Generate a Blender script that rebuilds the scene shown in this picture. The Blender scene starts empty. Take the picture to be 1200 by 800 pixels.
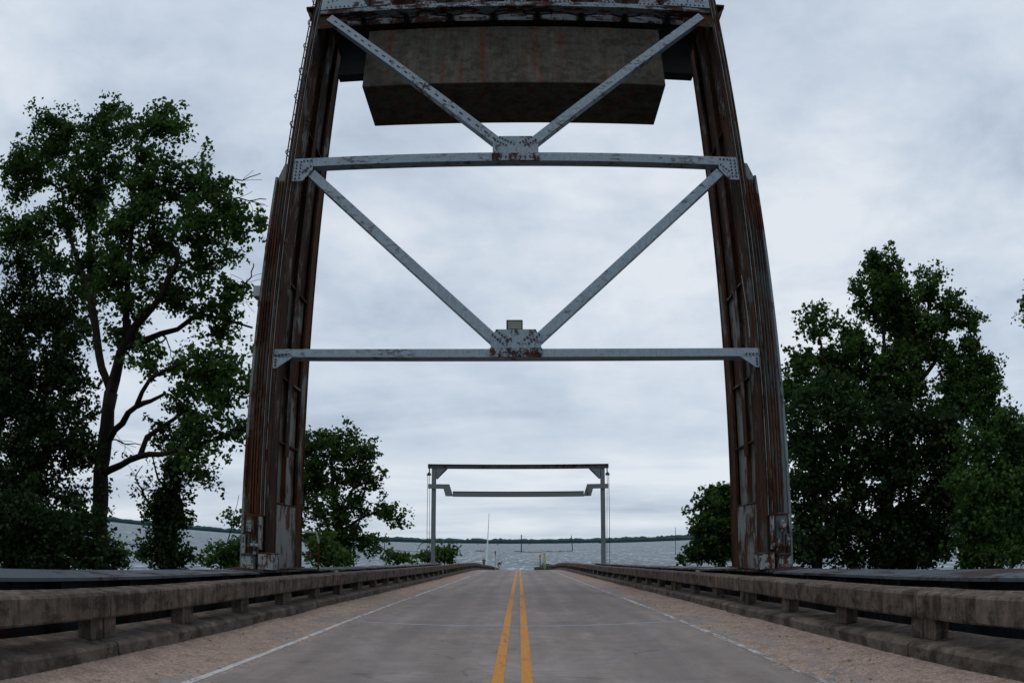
import bpy, math, random
import numpy as np
from mathutils import Vector, noise

random.seed(7)
rng = np.random.default_rng(11)
scene = bpy.context.scene
scene.render.engine = 'CYCLES'
col = scene.collection
EYE = 1.6          # camera height above the deck
CX = 0.07          # camera offset from the road centre

# ------------------------------------------------------------------ camera
PITCH, YAW, FPX = 0.267557, -0.009585, 879.66
cam_d = bpy.data.cameras.new('camera')
cam = bpy.data.objects.new('camera', cam_d)
col.objects.link(cam)
cam.location = (CX, 0, EYE)
cam.rotation_euler = (math.pi / 2 + PITCH, 0, -YAW)
cam_d.type = 'PANO'
cam_d.sensor_fit = 'HORIZONTAL'
cam_d.sensor_width = 36.0
tgt = cam_d if hasattr(cam_d, 'panorama_type') else cam_d.cycles
tgt.panorama_type = 'FISHEYE_EQUISOLID'
tgt.fisheye_lens = FPX / 1200 * 36.0
tgt.fisheye_fov = math.radians(170)
cam_d.clip_start = 0.05
cam_d.clip_end = 30000
scene.camera = cam


def at(x, y, Y):
    """world point seen at photo position (x, y), at distance Y down the road"""
    dx, dy = x - 600.0, -(y - 400.0)
    r = math.hypot(dx, dy) + 1e-9
    th = 2 * math.asin(min(1, r / (2 * FPX)))
    v = [math.sin(th) * dx / r, math.cos(th), math.sin(th) * dy / r]
    c, s = math.cos(PITCH), math.sin(PITCH)
    v = [v[0], c * v[1] - s * v[2], s * v[1] + c * v[2]]
    c, s = math.cos(YAW), math.sin(YAW)
    v = [c * v[0] + s * v[1], -s * v[0] + c * v[1], v[2]]
    t = Y / v[1]
    return Vector((CX + v[0] * t, Y, EYE + v[2] * t))


# ------------------------------------------------------------------ materials
def nmat(name):
    m = bpy.data.materials.new(name)
    m.use_nodes = True
    nt = m.node_tree
    nt.nodes.clear()
    out = nt.nodes.new('ShaderNodeOutputMaterial')
    b = nt.nodes.new('ShaderNodeBsdfPrincipled')
    nt.links.new(b.outputs[0], out.inputs[0])
    return m, nt, b, out


class G:
    """small node-graph helper"""
    def __init__(s, nt):
        s.nt = nt
        s.pos = None

    def n(s, t, **k):
        nd = s.nt.nodes.new(t)
        for a, v in k.items():
            setattr(nd, a, v)
        return nd

    def l(s, a, b):
        s.nt.links.new(a, b)

    def P(s):
        if s.pos is None:
            s.pos = s.n('ShaderNodeNewGeometry').outputs['Position']
        return s.pos

    def scaled(s, sc, off=(0, 0, 0)):
        m = s.n('ShaderNodeMapping')
        m.inputs['Scale'].default_value = sc
        m.inputs['Location'].default_value = off
        s.l(s.P(), m.inputs['Vector'])
        return m.outputs[0]

    def noise(s, vec, scale, detail=6, rough=.6, dist=0.0):
        nd = s.n('ShaderNodeTexNoise')
        nd.inputs['Scale'].default_value = scale
        nd.inputs['Detail'].default_value = detail
        nd.inputs['Roughness'].default_value = rough
        nd.inputs['Distortion'].default_value = dist
        s.l(vec, nd.inputs['Vector'])
        return nd.outputs[0]

    def vor(s, vec, scale, feature='F1', out='Distance'):
        nd = s.n('ShaderNodeTexVoronoi', feature=feature)
        nd.inputs['Scale'].default_value = scale
        s.l(vec, nd.inputs['Vector'])
        return nd.outputs[out]

    def ramp(s, fac, stops):
        nd = s.n('ShaderNodeValToRGB')
        els = nd.color_ramp.elements
        while len(els) < len(stops):
            els.new(.5)
        for e, (p, c) in zip(els, stops):
            e.position = p
            e.color = (c, c, c, 1) if not hasattr(c, '__len__') else (*c, 1)
        s.l(fac, nd.inputs[0])
        return nd.outputs[0]

    def mix(s, fac, a, b, mode='MIX'):
        nd = s.n('ShaderNodeMix', data_type='RGBA', blend_type=mode)
        for sock, v in ((nd.inputs[0], fac), (nd.inputs[6], a), (nd.inputs[7], b)):
            if isinstance(v, (int, float)):
                sock.default_value = v if sock == nd.inputs[0] else (v, v, v, 1)
            elif isinstance(v, tuple):
                sock.default_value = (*v, 1)
            else:
                s.l(v, sock)
        return nd.outputs[2]

    def math(s, op, a, b=None, c=None):
        nd = s.n('ShaderNodeMath', operation=op)
        for i, v in enumerate((a, b, c)):
            if v is None:
                continue
            if isinstance(v, (int, float)):
                nd.inputs[i].default_value = v
            else:
                s.l(v, nd.inputs[i])
        return nd.outputs[0]

    def bump(s, h, strength, dist=.01):
        nd = s.n('ShaderNodeBump')
        nd.inputs['Strength'].default_value = strength
        nd.inputs['Distance'].default_value = dist
        s.l(h, nd.inputs['Height'])
        return nd.outputs[0]


def steel(name, paint=(.27, .33, .39), rust=.35, dark=(.016, .012, .011), rustc=(.052, .019, .012), streak=(3.2, 3.2, .45), bump=.3, off=0.0, pale=None):
    m, nt, b, out = nmat(name)
    g = G(nt)
    o = (off, off * 1.3, off * .7)
    v1 = g.scaled(streak, o)
    n1 = g.noise(v1, 1.7, 9, .66, .3)
    n2 = g.noise(g.scaled((1, 1, 1), o), .55, 4, .55)
    n3 = g.noise(g.scaled((9, 9, 2.2), o), 2.2, 6, .7)
    f = g.math('ADD', g.math('MULTIPLY', n1, .62), g.math('MULTIPLY', n2, .38))
    f = g.math('ADD', f, g.math('MULTIPLY', g.math('SUBTRACT', n3, .5), .28))
    lo = .5 + (.5 - rust) * .34
    mask = g.ramp(f, [(lo - .02, 0), (lo + .035, 1)])
    pv = g.mix(g.ramp(n3, [(.35, 0), (.7, 1)]), tuple(c * .72 for c in paint), pale or tuple(min(1, c * 1.12) for c in paint))
    n4 = g.noise(g.scaled((2.2, 2.2, .5), (o[0] + 5, o[1], 2)), 1.3, 6, .62)
    rv = g.mix(g.ramp(n4, [(.42, 0), (.60, 1)]), dark, rustc)
    rv = g.mix(g.math('MULTIPLY', g.ramp(n3, [(.48, 0), (.66, 1)]), .5), rv, tuple(c * 1.7 for c in rustc))
    c = g.mix(mask, pv, rv)
    g.l(c, b.inputs['Base Color'])
    g.l(g.ramp(mask, [(0, .5), (1, .9)]), b.inputs['Roughness'])
    b.inputs['Specular IOR Level'].default_value = .12
    hb = g.math('ADD', g.math('MULTIPLY', mask, .5), n3)
    g.l(g.bump(hb, bump, .01), b.inputs['Normal'])
    return m


def plain(name, c, rough=.6, var=.25, scale=6, metallic=0):
    m, nt, b, out = nmat(name)
    g = G(nt)
    n1 = g.noise(g.P(), scale, 5, .6)
    g.l(g.mix(n1, tuple(x * (1 - var) for x in c), tuple(min(1, x * (1 + var)) for x in c)), b.inputs['Base Color'])
    b.inputs['Roughness'].default_value = rough
    b.inputs['Metallic'].default_value = metallic
    b.inputs['Specular IOR Level'].default_value = .3
    return m


def concrete(name, c=(.13, .115, .105), dirt=(.045, .04, .037), stain=.5, vert=True, rusty=.0):
    m, nt, b, out = nmat(name)
    g = G(nt)
    big = g.noise(g.scaled((1, .6, 1)), .9, 5, .6)
    fine = g.noise(g.P(), 38, 7, .7)
    mid = g.noise(g.P(), 6, 7, .68, .2)
    st = g.noise(g.scaled((4, 4, .5) if vert else (1, 1, 1)), 2.2, 7, .66)
    base = g.mix(g.ramp(mid, [(.3, 0), (.72, 1)]), tuple(x * .72 for x in c), tuple(x * 1.3 for x in c))
    d = g.math('MULTIPLY', g.ramp(st, [(.42, 0), (.66, 1)]), stain)
    base = g.mix(d, base, dirt)
    d2 = g.math('MULTIPLY', g.ramp(big, [(.45, 0), (.68, 1)]), .5)
    base = g.mix(d2, base, tuple(x * .55 for x in c))
    if rusty:
        rr = g.noise(g.scaled((3.5, 3.5, .22), (3, 1, 0)), 1.1, 4, .5)
        base = g.mix(g.math('MULTIPLY', g.ramp(rr, [(.545, 0), (.66, 1)]), rusty), base, (.10, .038, .02))
    bl = g.noise(g.scaled((1, 1, 1.4), (8, 2, 5)), 2.6, 9, .74, .12)
    base = g.mix(g.math('MULTIPLY', g.ramp(bl, [(.50, 0), (.60, 1)]), .75), base, dirt)
    base = g.mix(g.math('MULTIPLY', g.ramp(bl, [(.34, 1), (.43, 0)]), .6), base, tuple(x * 1.55 for x in c))
    # lichen / aggregate specks
    sp = g.vor(g.P(), 30)
    base = g.mix(g.ramp(sp, [(.06, .55), (.16, 0)]), base, tuple(x * 1.9 for x in c))
    dk = g.vor(g.scaled((1, 1, 1), (3, 7, 2)), 13)
    base = g.mix(g.ramp(dk, [(.07, .7), (.17, 0)]), base, dirt)
    g.l(base, b.inputs['Base Color'])
    b.inputs['Roughness'].default_value = .95
    b.inputs['Specular IOR Level'].default_value = .06
    h = g.math('ADD', g.math('MULTIPLY', fine, .5), g.math('MULTIPLY', mid, 1.2))
    g.l(g.bump(h, .6, .012), b.inputs['Normal'])
    return m


def deck_mat():
    m, nt, b, out = nmat('road_concrete')
    g = G(nt)
    brush = g.noise(g.scaled((22, .5, 1)), 1.6, 6, .7, .1)
    wheel = g.noise(g.scaled((1.1, .07, 1)), 1.5, 4, .55)
    patch = g.noise(g.scaled((1, .5, 1), (4, 2, 0)), .8, 6, .66, .5)
    fine = g.noise(g.P(), 55, 6, .72)
    mid = g.noise(g.scaled((1, .45, 1)), 4.0, 8, .7)
    c = g.mix(g.ramp(mid, [(.3, 0), (.7, 1)]), (.190, .158, .145), (.325, .274, .25))
    c = g.mix(g.math('MULTIPLY', g.ramp(patch, [(.42, 0), (.62, 1)]), .55), c, (.165, .146, .138))
    c = g.mix(g.math('MULTIPLY', g.ramp(wheel, [(.42, 0), (.66, 1)]), .5), c, (.128, .104, .098))
    pale = g.noise(g.scaled((1, .6, 1), (11, 5, 0)), .62, 7, .7, .8)
    c = g.mix(g.math('MULTIPLY', g.ramp(pale, [(.52, 0), (.64, 1)]), .6), c, (.31, .285, .268))
    c = g.mix(g.math('MULTIPLY', g.ramp(brush, [(.35, 0), (.75, 1)]), .4), c, (.285, .25, .236))
    c = g.mix(g.math('MULTIPLY', g.ramp(fine, [(.3, 1), (.5, 0)]), .4), c, (.08, .068, .064))
    # oily drip band between the wheel paths of each lane
    sx = g.n('ShaderNodeSeparateXYZ')
    g.l(g.P(), sx.inputs[0])
    ax = g.math('ABSOLUTE', sx.outputs[0])
    band = g.math('ABSOLUTE', g.math('SUBTRACT', ax, 1.75))
    bm = g.math('MULTIPLY', g.ramp(band, [(.0, 1), (.55, 0)]), g.math('MULTIPLY', mid, .55))
    c = g.mix(bm, c, (.075, .066, .066))
    tin = g.noise(g.scaled((1.4, 26, 1), (0, 3, 0)), 1.0, 4, .6)
    c = g.mix(g.math('MULTIPLY', g.ramp(tin, [(.45, 0), (.62, 1)]), .35), c, (.10, .083, .078))
    br = g.n('ShaderNodeTexBrick')
    br.inputs['Scale'].default_value = .21
    br.inputs['Color1'].default_value = (0, 0, 0, 1)
    br.inputs['Color2'].default_value = (1, 1, 1, 1)
    br.inputs['Mortar'].default_value = (.5, .5, .5, 1)
    br.inputs['Mortar Size'].default_value = 0.0
    br.inputs['Brick Width'].default_value = .7
    br.inputs['Row Height'].default_value = .8
    g.l(g.P(), br.inputs['Vector'])
    c = g.mix(g.math('MULTIPLY', g.math('ABSOLUTE', g.math('SUBTRACT', br.outputs[0], .25)), .22), c, (.30, .26, .245))
    track = g.math('ABSOLUTE', g.math('SUBTRACT', g.math('ABSOLUTE', g.math('SUBTRACT', ax, 1.70)), .82))
    c = g.mix(g.math('MULTIPLY', g.ramp(track, [(.0, 1), (.34, 0)]), .28), c, (.125, .102, .096))
    # cracks
    cr = g.vor(g.scaled((1, .8, 1)), .55, 'DISTANCE_TO_EDGE')
    cr2 = g.math('ADD', cr, g.math('MULTIPLY', g.math('SUBTRACT', mid, .5), .09))
    cm = g.math('MULTIPLY', g.ramp(cr2, [(.0, 1), (.007, 0)]), g.ramp(patch, [(.45, 0), (.6, .42)]))
    c = g.mix(cm, c, (.04, .035, .035))
    # transverse pour joints
    jy = g.math('PINGPONG', g.math('ADD', sx.outputs[1], g.math('ADD', -.05, g.math('MULTIPLY', mid, .05))), 3.6)
    c = g.mix(g.math('MULTIPLY', g.ramp(jy, [(.0, 1), (.012, 0)]), .55), c, (.05, .045, .045))
    g.l(c, b.inputs['Base Color'])
    b.inputs['Roughness'].default_value = .9
    b.inputs['Specular IOR Level'].default_value = .12
    h = g.math('ADD', g.math('MULTIPLY', brush, .6), fine)
    g.l(g.bump(h, .35, .006), b.inputs['Normal'])
    return m


def line_mat(name, c, wear, under=(.17, .148, .138), sc=7.0):
    m, nt, b, out = nmat(name)
    g = G(nt)
    n1 = g.noise(g.scaled((1.6, .35, 1)), sc, 8, .75)
    n2 = g.noise(g.scaled((1, .25, 1)), .9, 3, .5)
    f = g.math('ADD', g.math('MULTIPLY', n1, .7), g.math('MULTIPLY', n2, .3))
    mask = g.ramp(f, [(wear - .03, 1), (wear + .06, 0)])
    dirt = g.noise(g.P(), 16, 5, .7)
    cc = g.mix(g.ramp(dirt, [(.35, 0), (.7, 1)]), tuple(x * .72 for x in c), c)
    g.l(g.mix(mask, cc, under), b.inputs['Base Color'])
    b.inputs['Roughness'].default_value = .75
    b.inputs['Specular IOR Level'].default_value = .25
    return m


def gravel_mat():
    m, nt, b, out = nmat('gravel_grit')
    g = G(nt)
    v = g.vor(g.P(), 42, 'F1', 'Color')
    d = g.vor(g.P(), 42)
    n1 = g.noise(g.P(), 3, 6, .65)
    n2 = g.noise(g.P(), 22, 6, .7)
    bw = g.n('ShaderNodeRGBToBW')
    g.l(v, bw.inputs[0])
    c = g.mix(bw.outputs[0], (.185, .135, .106), (.43, .325, .265))
    c = g.mix(g.ramp(n1, [(.46, 0), (.66, .6)]), c, (.15, .112, .09))
    c = g.mix(g.ramp(n2, [(.56, 0), (.68, .75)]), c, (.06, .045, .04))
    g.l(c, b.inputs['Base Color'])
    b.inputs['Roughness'].default_value = .95
    b.inputs['Specular IOR Level'].default_value = .15
    g.l(g.bump(g.math('ADD', g.math('MULTIPLY', d, -1.0), n2), .8, .012), b.inputs['Normal'])
    return m


def leaf_mat(name, dark, light, trans=.36):
    m, nt, b, out = nmat(name)
    g = G(nt)
    nt.nodes.remove(b)
    geo = g.n('ShaderNodeNewGeometry')
    ri = geo.outputs['Random Per Island']
    n1 = g.noise(geo.outputs['Position'], .55, 3, .5)
    n2 = g.noise(geo.outputs['Position'], 2.4, 3, .5)
    f = g.math('ADD', g.math('MULTIPLY', ri, .5), g.math('MULTIPLY', g.math('SUBTRACT', n1, .32), 1.0))
    f = g.math('ADD', f, g.math('MULTIPLY', g.math('SUBTRACT', n2, .5), 1.2))
    f = g.math('MAXIMUM', g.math('MINIMUM', f, 1.0), 0.0)
    c = g.mix(f, dark, light)
    df = g.n('ShaderNodeBsdfDiffuse')
    g.l(c, df.inputs[0])
    tr = g.n('ShaderNodeBsdfTranslucent')
    g.l(g.mix(.5, c, tuple(x * 1.3 for x in light)), tr.inputs[0])
    gl = g.n('ShaderNodeBsdfGlossy')
    gl.inputs['Roughness'].default_value = .45
    gl.inputs['Color'].default_value = (.5, .55, .5, 1)
    m1 = g.n('ShaderNodeMixShader')
    m1.inputs[0].default_value = trans
    g.l(df.outputs[0], m1.inputs[1])
    g.l(tr.outputs[0], m1.inputs[2])
    m2 = g.n('ShaderNodeMixShader')
    m2.inputs[0].default_value = .015
    g.l(m1.outputs[0], m2.inputs[1])
    g.l(gl.outputs[0], m2.inputs[2])
    g.l(m2.outputs[0], out.inputs[0])
    return m


def bark_mat(name, c):
    m, nt, b, out = nmat(name)
    g = G(nt)
    n1 = g.noise(g.scaled((6, 6, 1.2)), 3, 7, .7, .4)
    g.l(g.mix(g.ramp(n1, [(.3, 0), (.7, 1)]), tuple(x * .4 for x in c), c), b.inputs['Base Color'])
    b.inputs['Roughness'].default_value = .95
    b.inputs['Specular IOR Level'].default_value = .1
    g.l(g.bump(n1, .7, .04), b.inputs['Normal'])
    return m


def water_mat():
    m, nt, b, out = nmat('lake_water')
    g = G(nt)
    geo = g.P()
    sx = g.n('ShaderNodeSeparateXYZ')
    g.l(geo, sx.inputs[0])
    w1 = g.noise(g.scaled((.42, .055, 1)), 1.0, 6, .66, .4)
    w2 = g.noise(g.scaled((.9, .12, 1)), 1.0, 5, .62, .3)
    wb = g.noise(g.scaled((.5, 1.0, 1)), 1.0, 5, .62, .3)
    sw = g.noise(g.scaled((.006, .020, 1)), 1.0, 5, .6, .4)
    far = g.noise(g.scaled((.16, .0065, 1), (3, 7, 0)), 1.0, 8, .74, .2)
    c = g.mix(g.ramp(w1, [(.40, 0), (.60, 1)]), (.022, .040, .052), (.19, .235, .265))
    c = g.mix(g.math('MULTIPLY', g.ramp(far, [(.40, 0), (.60, 1)]), .75), c, (.17, .215, .245))
    c = g.mix(g.math('MULTIPLY', g.ramp(far, [(.34, 1), (.47, 0)]), .7), c, (.035, .055, .068))
    c = g.mix(g.ramp(sw, [(.42, .45), (.58, 0)]), c, (.05, .072, .085))
    foam = g.math('MULTIPLY', g.ramp(w1, [(.55, 0), (.61, 1)]), g.ramp(w2, [(.44, 0), (.56, 1)]))
    foam2 = g.ramp(far, [(.60, 0), (.68, .6)])
    c = g.mix(g.math('MAXIMUM', foam, foam2), c, (.50, .55, .57))
    g.l(c, b.inputs['Base Color'])
    b.inputs['Roughness'].default_value = .42
    b.inputs['IOR'].default_value = 1.33
    b.inputs['Specular IOR Level'].default_value = .22
    h = g.math('ADD', g.math('MULTIPLY', w1, 1.0), g.math('MULTIPLY', wb, .8))
    g.l(g.bump(h, 1.0, .6), b.inputs['Normal'])
    return m


M = {}
M['steel'] = steel('blue_grey_steel', paint=(.21, .27, .32), rust=.30, dark=(.04,.045,.05), streak=(2.5, 2.5, 2.5))
M['steel_beam'] = steel('weathered_grey_steel', paint=(.215, .275, .325), rust=.34, dark=(.07,.085,.098), rustc=(.095,.088,.088), streak=(2.5, 3, 6), off=5)
M['gusset'] = steel('gusset_steel', paint=(.20, .26, .305), rust=.24, dark=(.06,.07,.08), streak=(3, 3, 3), off=9)
M['gusset_rust'] = steel('rusted_gusset_foot', paint=(.20, .25, .29), rust=.60, rustc=(.06,.02,.013), streak=(4, 4, 4), off=12)
M['chord'] = steel('top_chord_steel', paint=(.17, .21, .24), rust=.52, streak=(1.2, 3, 4), off=15)
M['rusty'] = steel('rusty_leg_steel', paint=(.038, .038, .034), rust=.64, dark=(.011,.008,.006), rustc=(.046, .017, .008), streak=(1.3, 1.3, .6), off=2)
M['rusty_dark'] = steel('dark_rusty_steel', paint=(.06, .068, .07), rust=.62, off=14)
M['rust_red'] = steel('red_rust_steel', paint=(.05, .046, .038), rust=.70, dark=(.014,.009,.006), rustc=(.060, .021, .009), streak=(1.3, 1.3, .6), off=4)
M['panel'] = steel('leg_panel_paint', paint=(.140, .152, .140), rust=.47, dark=(.022,.013,.010), rustc=(.065, .022, .012), streak=(1.0, 1.0, .5), off=41)
M['flare'] = steel('pale_flange_steel', paint=(.13, .17, .185), rust=.38, off=21)
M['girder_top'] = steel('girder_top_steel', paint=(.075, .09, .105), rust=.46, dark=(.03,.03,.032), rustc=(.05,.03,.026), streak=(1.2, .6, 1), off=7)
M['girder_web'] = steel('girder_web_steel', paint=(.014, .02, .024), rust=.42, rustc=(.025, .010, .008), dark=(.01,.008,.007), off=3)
M['white_paint'] = steel('chipped_white_paint', paint=(.20, .215, .215), rust=.40, streak=(5, 5, 3), off=17)
M['bolt'] = plain('dark_bolts', (.022, .02, .022), .7)
M['black_steel'] = plain('near_black_steel', (.014, .015, .017), .8)  # one near-black tone for joint gaps, brackets, guide frames and hangers
M['portal'] = steel('galvanised_grey_steel', paint=(.125, .15, .16), rust=.18, off=31)
M['portal_dark'] = steel('dark_weathered_beam', paint=(.065, .075, .078), rust=.36, streak=(1, 1, 1), off=33)
M['concrete'] = concrete('old_parapet_concrete', c=(.135, .108, .089), dirt=(.026,.021,.018), stain=.85)
M['curb'] = concrete('curb_concrete', c=(.135, .111, .093), dirt=(.030,.025,.022), stain=.7, vert=False)
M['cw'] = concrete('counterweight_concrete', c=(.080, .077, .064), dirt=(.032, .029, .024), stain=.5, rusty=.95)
M['deck'] = deck_mat()
M['yellow'] = line_mat('yellow_road_paint', (.55, .235, .04), .41, under=(.2, .12, .07))
M['white'] = line_mat('white_road_paint', (.52, .51, .49), .45)
M['white_worn'] = line_mat('worn_white_road_paint', (.55, .55, .54), .50)
M['gravel'] = gravel_mat()
M['joint'] = plain('joint_steel', (.24, .255, .275), .45, .35, 3)
M['bark'] = bark_mat('dark_bark', (.026, .022, .019))
M['bark_pale'] = bark_mat('pale_bark', (.15, .14, .125))
M['leaf_a'] = leaf_mat('cottonwood_leaves', (.007, .020, .006), (.062, .125, .028))
M['leaf_b'] = leaf_mat('dark_leaves', (.004, .011, .004), (.024, .052, .014))
M['leaf_c'] = leaf_mat('fresh_leaves', (.018, .042, .010), (.080, .140, .030))
M['leaf_d'] = leaf_mat('blue_green_leaves', (.006, .017, .007), (.036, .078, .022))
M['water'] = water_mat()
M['soil'] = plain('dark_soil', (.045, .05, .028), .95, .4, .6)
M['far_trees'] = plain('hazy_treeline', (.014, .042, .048), 1, .45, .02)  # distance haze painted in as a bluish tint of the diffuse colour
M['far_trees_r'] = plain('hazy_treeline_paler', (.020, .042, .044), 1, .5, .03)  # haze tint in the colour again, slightly paler for the right strip
M['glass'] = plain('lamp_glass', (.13, .145, .12), .3, .4, 18)
M['lamp_case'] = plain('lamp_casing', (.02, .024, .02), .6)
M['grey_box'] = plain('grey_enclosure', (.22, .25, .28), .5)
M['cable'] = plain('dark_cable', (.03, .03, .032), .6)
M['pole_white'] = plain('white_pole_paint', (.55, .6, .62), .5)
M['pole_dark'] = plain('dark_wet_wood', (.03, .032, .03), .9)
M['rock'] = plain('dark_riprap', (.05, .055, .05), .95, .5, .5)
M['orange'] = plain('orange_sign', (.5, .11, .04), .5)
M['sign_yellow'] = plain('yellow_sign', (.42, .32, .06), .5)
M['post_pale'] = plain('pale_post', (.24, .26, .22), .8)
M['red_hull'] = plain('red_hull_paint', (.33, .08, .06), .6)
M['skin'] = plain('skin', (.32, .17, .12), .6)
M['cloth_dark'] = plain('dark_jacket', (.015, .016, .025), .9)
M['cloth_red'] = plain('dark_red_cap', (.14, .02, .025), .9)
M['cloth_tan'] = plain('tan_trousers', (.26, .21, .17), .9)
M['weed'] = leaf_mat('roadside_weeds', (.03, .045, .015), (.09, .11, .04))


# ------------------------------------------------------------------ mesh tools
class MB:
    def __init__(s):
        s.v, s.f, s.m = [], [], []

    def add(s, vs, fs, mi=0):
        o = len(s.v)
        s.v += [tuple(p) for p in vs]
        s.f += [tuple(i + o for i in f) for f in fs]
        s.m += [mi] * len(fs)
        return s

    def box(s, x0, x1, y0, y1, z0, z1, mi=0):
        if x0 > x1: x0, x1 = x1, x0
        if y0 > y1: y0, y1 = y1, y0
        if z0 > z1: z0, z1 = z1, z0
        vs = [(x, y, z) for z in (z0, z1) for y in (y0, y1) for x in (x0, x1)]
        return s.add(vs, [(0, 2, 3, 1), (4, 5, 7, 6), (0, 1, 5, 4), (2, 6, 7, 3), (0, 4, 6, 2), (1, 3, 7, 5)], mi)

    def bar(s, a, b, w, d, mi=0, up=(0, 1, 0)):
        """box along a-b: width w across, d along 'up'"""
        a, b = Vector(a), Vector(b)
        t = (b - a).normalized()
        u = Vector(up)
        u = (u - t * u.dot(t)).normalized()
        c = t.cross(u)
        vs = []
        for p in (a, b):
            for i, j in ((-1, -1), (1, -1), (1, 1), (-1, 1)):
                vs.append(p + c * (i * w / 2) + u * (j * d / 2))
        return s.add(vs, [(3, 2, 1, 0), (4, 5, 6, 7), (0, 1, 5, 4), (1, 2, 6, 5), (2, 3, 7, 6), (3, 0, 4, 7)], mi)

    def cyl(s, a, b, r, r2=None, n=12, mi=0):
        a, b = Vector(a), Vector(b)
        r2 = r if r2 is None else r2
        t = (b - a).normalized()
        u = t.orthogonal().normalized()
        c = t.cross(u)
        vs = []
        for p, q in ((a, r), (b, r2)):
            for i in range(n):
                an = 2 * math.pi * i / n
                vs.append(p + (u * math.cos(an) + c * math.sin(an)) * q)
        fs = [(i, (i + 1) % n, n + (i + 1) % n, n + i) for i in range(n)]
        fs += [tuple(range(n - 1, -1, -1)), tuple(range(n, 2 * n))]
        return s.add(vs, fs, mi)

    def prism(s, pts, y0, y1, mi=0):
        """polygon in the x-z plane extruded along y"""
        n = len(pts)
        vs = [(x, y0, z) for x, z in pts] + [(x, y1, z) for x, z in pts]
        fs = [tuple(range(n)), tuple(range(2 * n - 1, n - 1, -1))]
        fs += [(i, n + i, n + (i + 1) % n, (i + 1) % n) for i in range(n)]
        return s.add(vs, fs, mi)

    def tube(s, pts, r, n=6, mi=0):
        for a, b in zip(pts[:-1], pts[1:]):
            s.cyl(a, b, r, None, n, mi)
        return s

    def build(s, name, mats, parent=None, bevel=0, smooth=False):
        me = bpy.data.meshes.new(name)
        me.from_pydata(s.v, [], s.f)
        if not isinstance(mats, (list, tuple)):
            mats = [mats]
        for m in mats:
            me.materials.append(m)
        if len(mats) > 1:
            me.polygons.foreach_set('material_index', s.m)
        if smooth:
            me.polygons.foreach_set('use_smooth', [True] * len(me.polygons))
        me.update()
        import bmesh
        bm = bmesh.new(); bm.from_mesh(me)
        bmesh.ops.recalc_face_normals(bm, faces=bm.faces)
        bm.to_mesh(me); bm.free()
        o = bpy.data.objects.new(name, me)
        col.objects.link(o)
        if parent is not None:
            o.parent = parent
            o.matrix_parent_inverse = mw(parent).inverted()
        if bevel:
            md = o.modifiers.new('bevel', 'BEVEL')
            md.width = bevel
            md.segments = 2
            md.limit_method = 'ANGLE'
        return o


def mw(o):
    from mathutils import Matrix
    m = Matrix.LocRotScale(o.location, o.rotation_euler, o.scale)
    return (mw(o.parent) @ o.matrix_parent_inverse @ m) if o.parent else m


def tag(o, label, cat, group=None):
    o['label'] = label
    o['category'] = cat
    if group:
        o['group'] = group
    return o


def thing(name, loc, label, cat, group=None):
    o = bpy.data.objects.new(name, None)
    o.empty_display_size = .3
    col.objects.link(o)
    o.location = loc
    return tag(o, label, cat, group)


def kind(o, k):
    o['kind'] = k
    return o


# ------------------------------------------------------------------ deck profile
DP = [(-60, 0), (-30, 0), (4, 0), (10, -.005), (14, -.03), (20, -.12), (27, -.26), (43, -.60), (60, -.95), (75, -1.30), (85, -1.62),
      (96, -2.1), (120, -3.0), (158, -4.7), (190, -6.2), (215, -7.4)]


def zd(y):
    for i in range(len(DP) - 1):
        if y <= DP[i + 1][0]:
            break
    x0, y0 = DP[i]
    x1, y1 = DP[i + 1]
    def sl(k):
        if k <= 0 or k >= len(DP) - 1:
            return 0 if k <= 0 else (DP[-1][1] - DP[-2][1]) / (DP[-1][0] - DP[-2][0])
        return (DP[k + 1][1] - DP[k - 1][1]) / (DP[k + 1][0] - DP[k - 1][0])
    h = x1 - x0
    t = (y - x0) / h
    m0, m1 = sl(i) * h, sl(i + 1) * h
    return (2*t**3-3*t**2+1)*y0 + (t**3-2*t**2+t)*m0 + (-2*t**3+3*t**2)*y1 + (t**3-t**2)*m1


def ysteps(a, b, st=1.5):
    n = max(1, int(math.ceil((b - a) / st)))
    return [a + (b - a) * i / n for i in range(n + 1)]


def sweep(mb, prof, ys, dz=0.0, cap=True, mi=0, jit=0.0):
    """profile (x, z) closed polygon swept along y, following the deck"""
    n = len(prof)
    vs = []
    for y in ys:
        z = zd(y) + dz
        for k, (px, pz) in enumerate(prof):
            j = 0
            if jit:
                j = jit * noise.noise(Vector((px * 3, y * 1.1, pz * 5 + k)))
            vs.append((px + j, y, z + pz + j * .7))
    fs = []
    for i in range(len(ys) - 1):
        for k in range(n):
            a, b2 = i * n + k, i * n + (k + 1) % n
            fs.append((a, b2, b2 + n, a + n))
    if cap:
        fs.append(tuple(range(n)))
        fs.append(tuple(range(len(ys) * n - 1, (len(ys) - 1) * n - 1, -1)))
    mb.add(vs, fs, mi)


WATER = -6.0
# ------------------------------------------------------------------ setting
mb = MB()
sweep(mb, [(-4.42, 0), (4.42, 0), (4.42, -.5), (-4.42, -.5)], ysteps(-25, 200, 1.0))
road = mb.build('road', M['deck'])
kind(road, 'structure')

mb = MB()
for s_, e_ in ((-.235, -.105), (.09, .22)):
    sweep(mb, [(s_, .004), (e_, .004)], ysteps(-25, 190, 1.0), cap=False)
    mb.f = [f for f in mb.f]
yl = mb.build('yellow_centre_lines', M['yellow']); kind(yl, 'structure')


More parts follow.
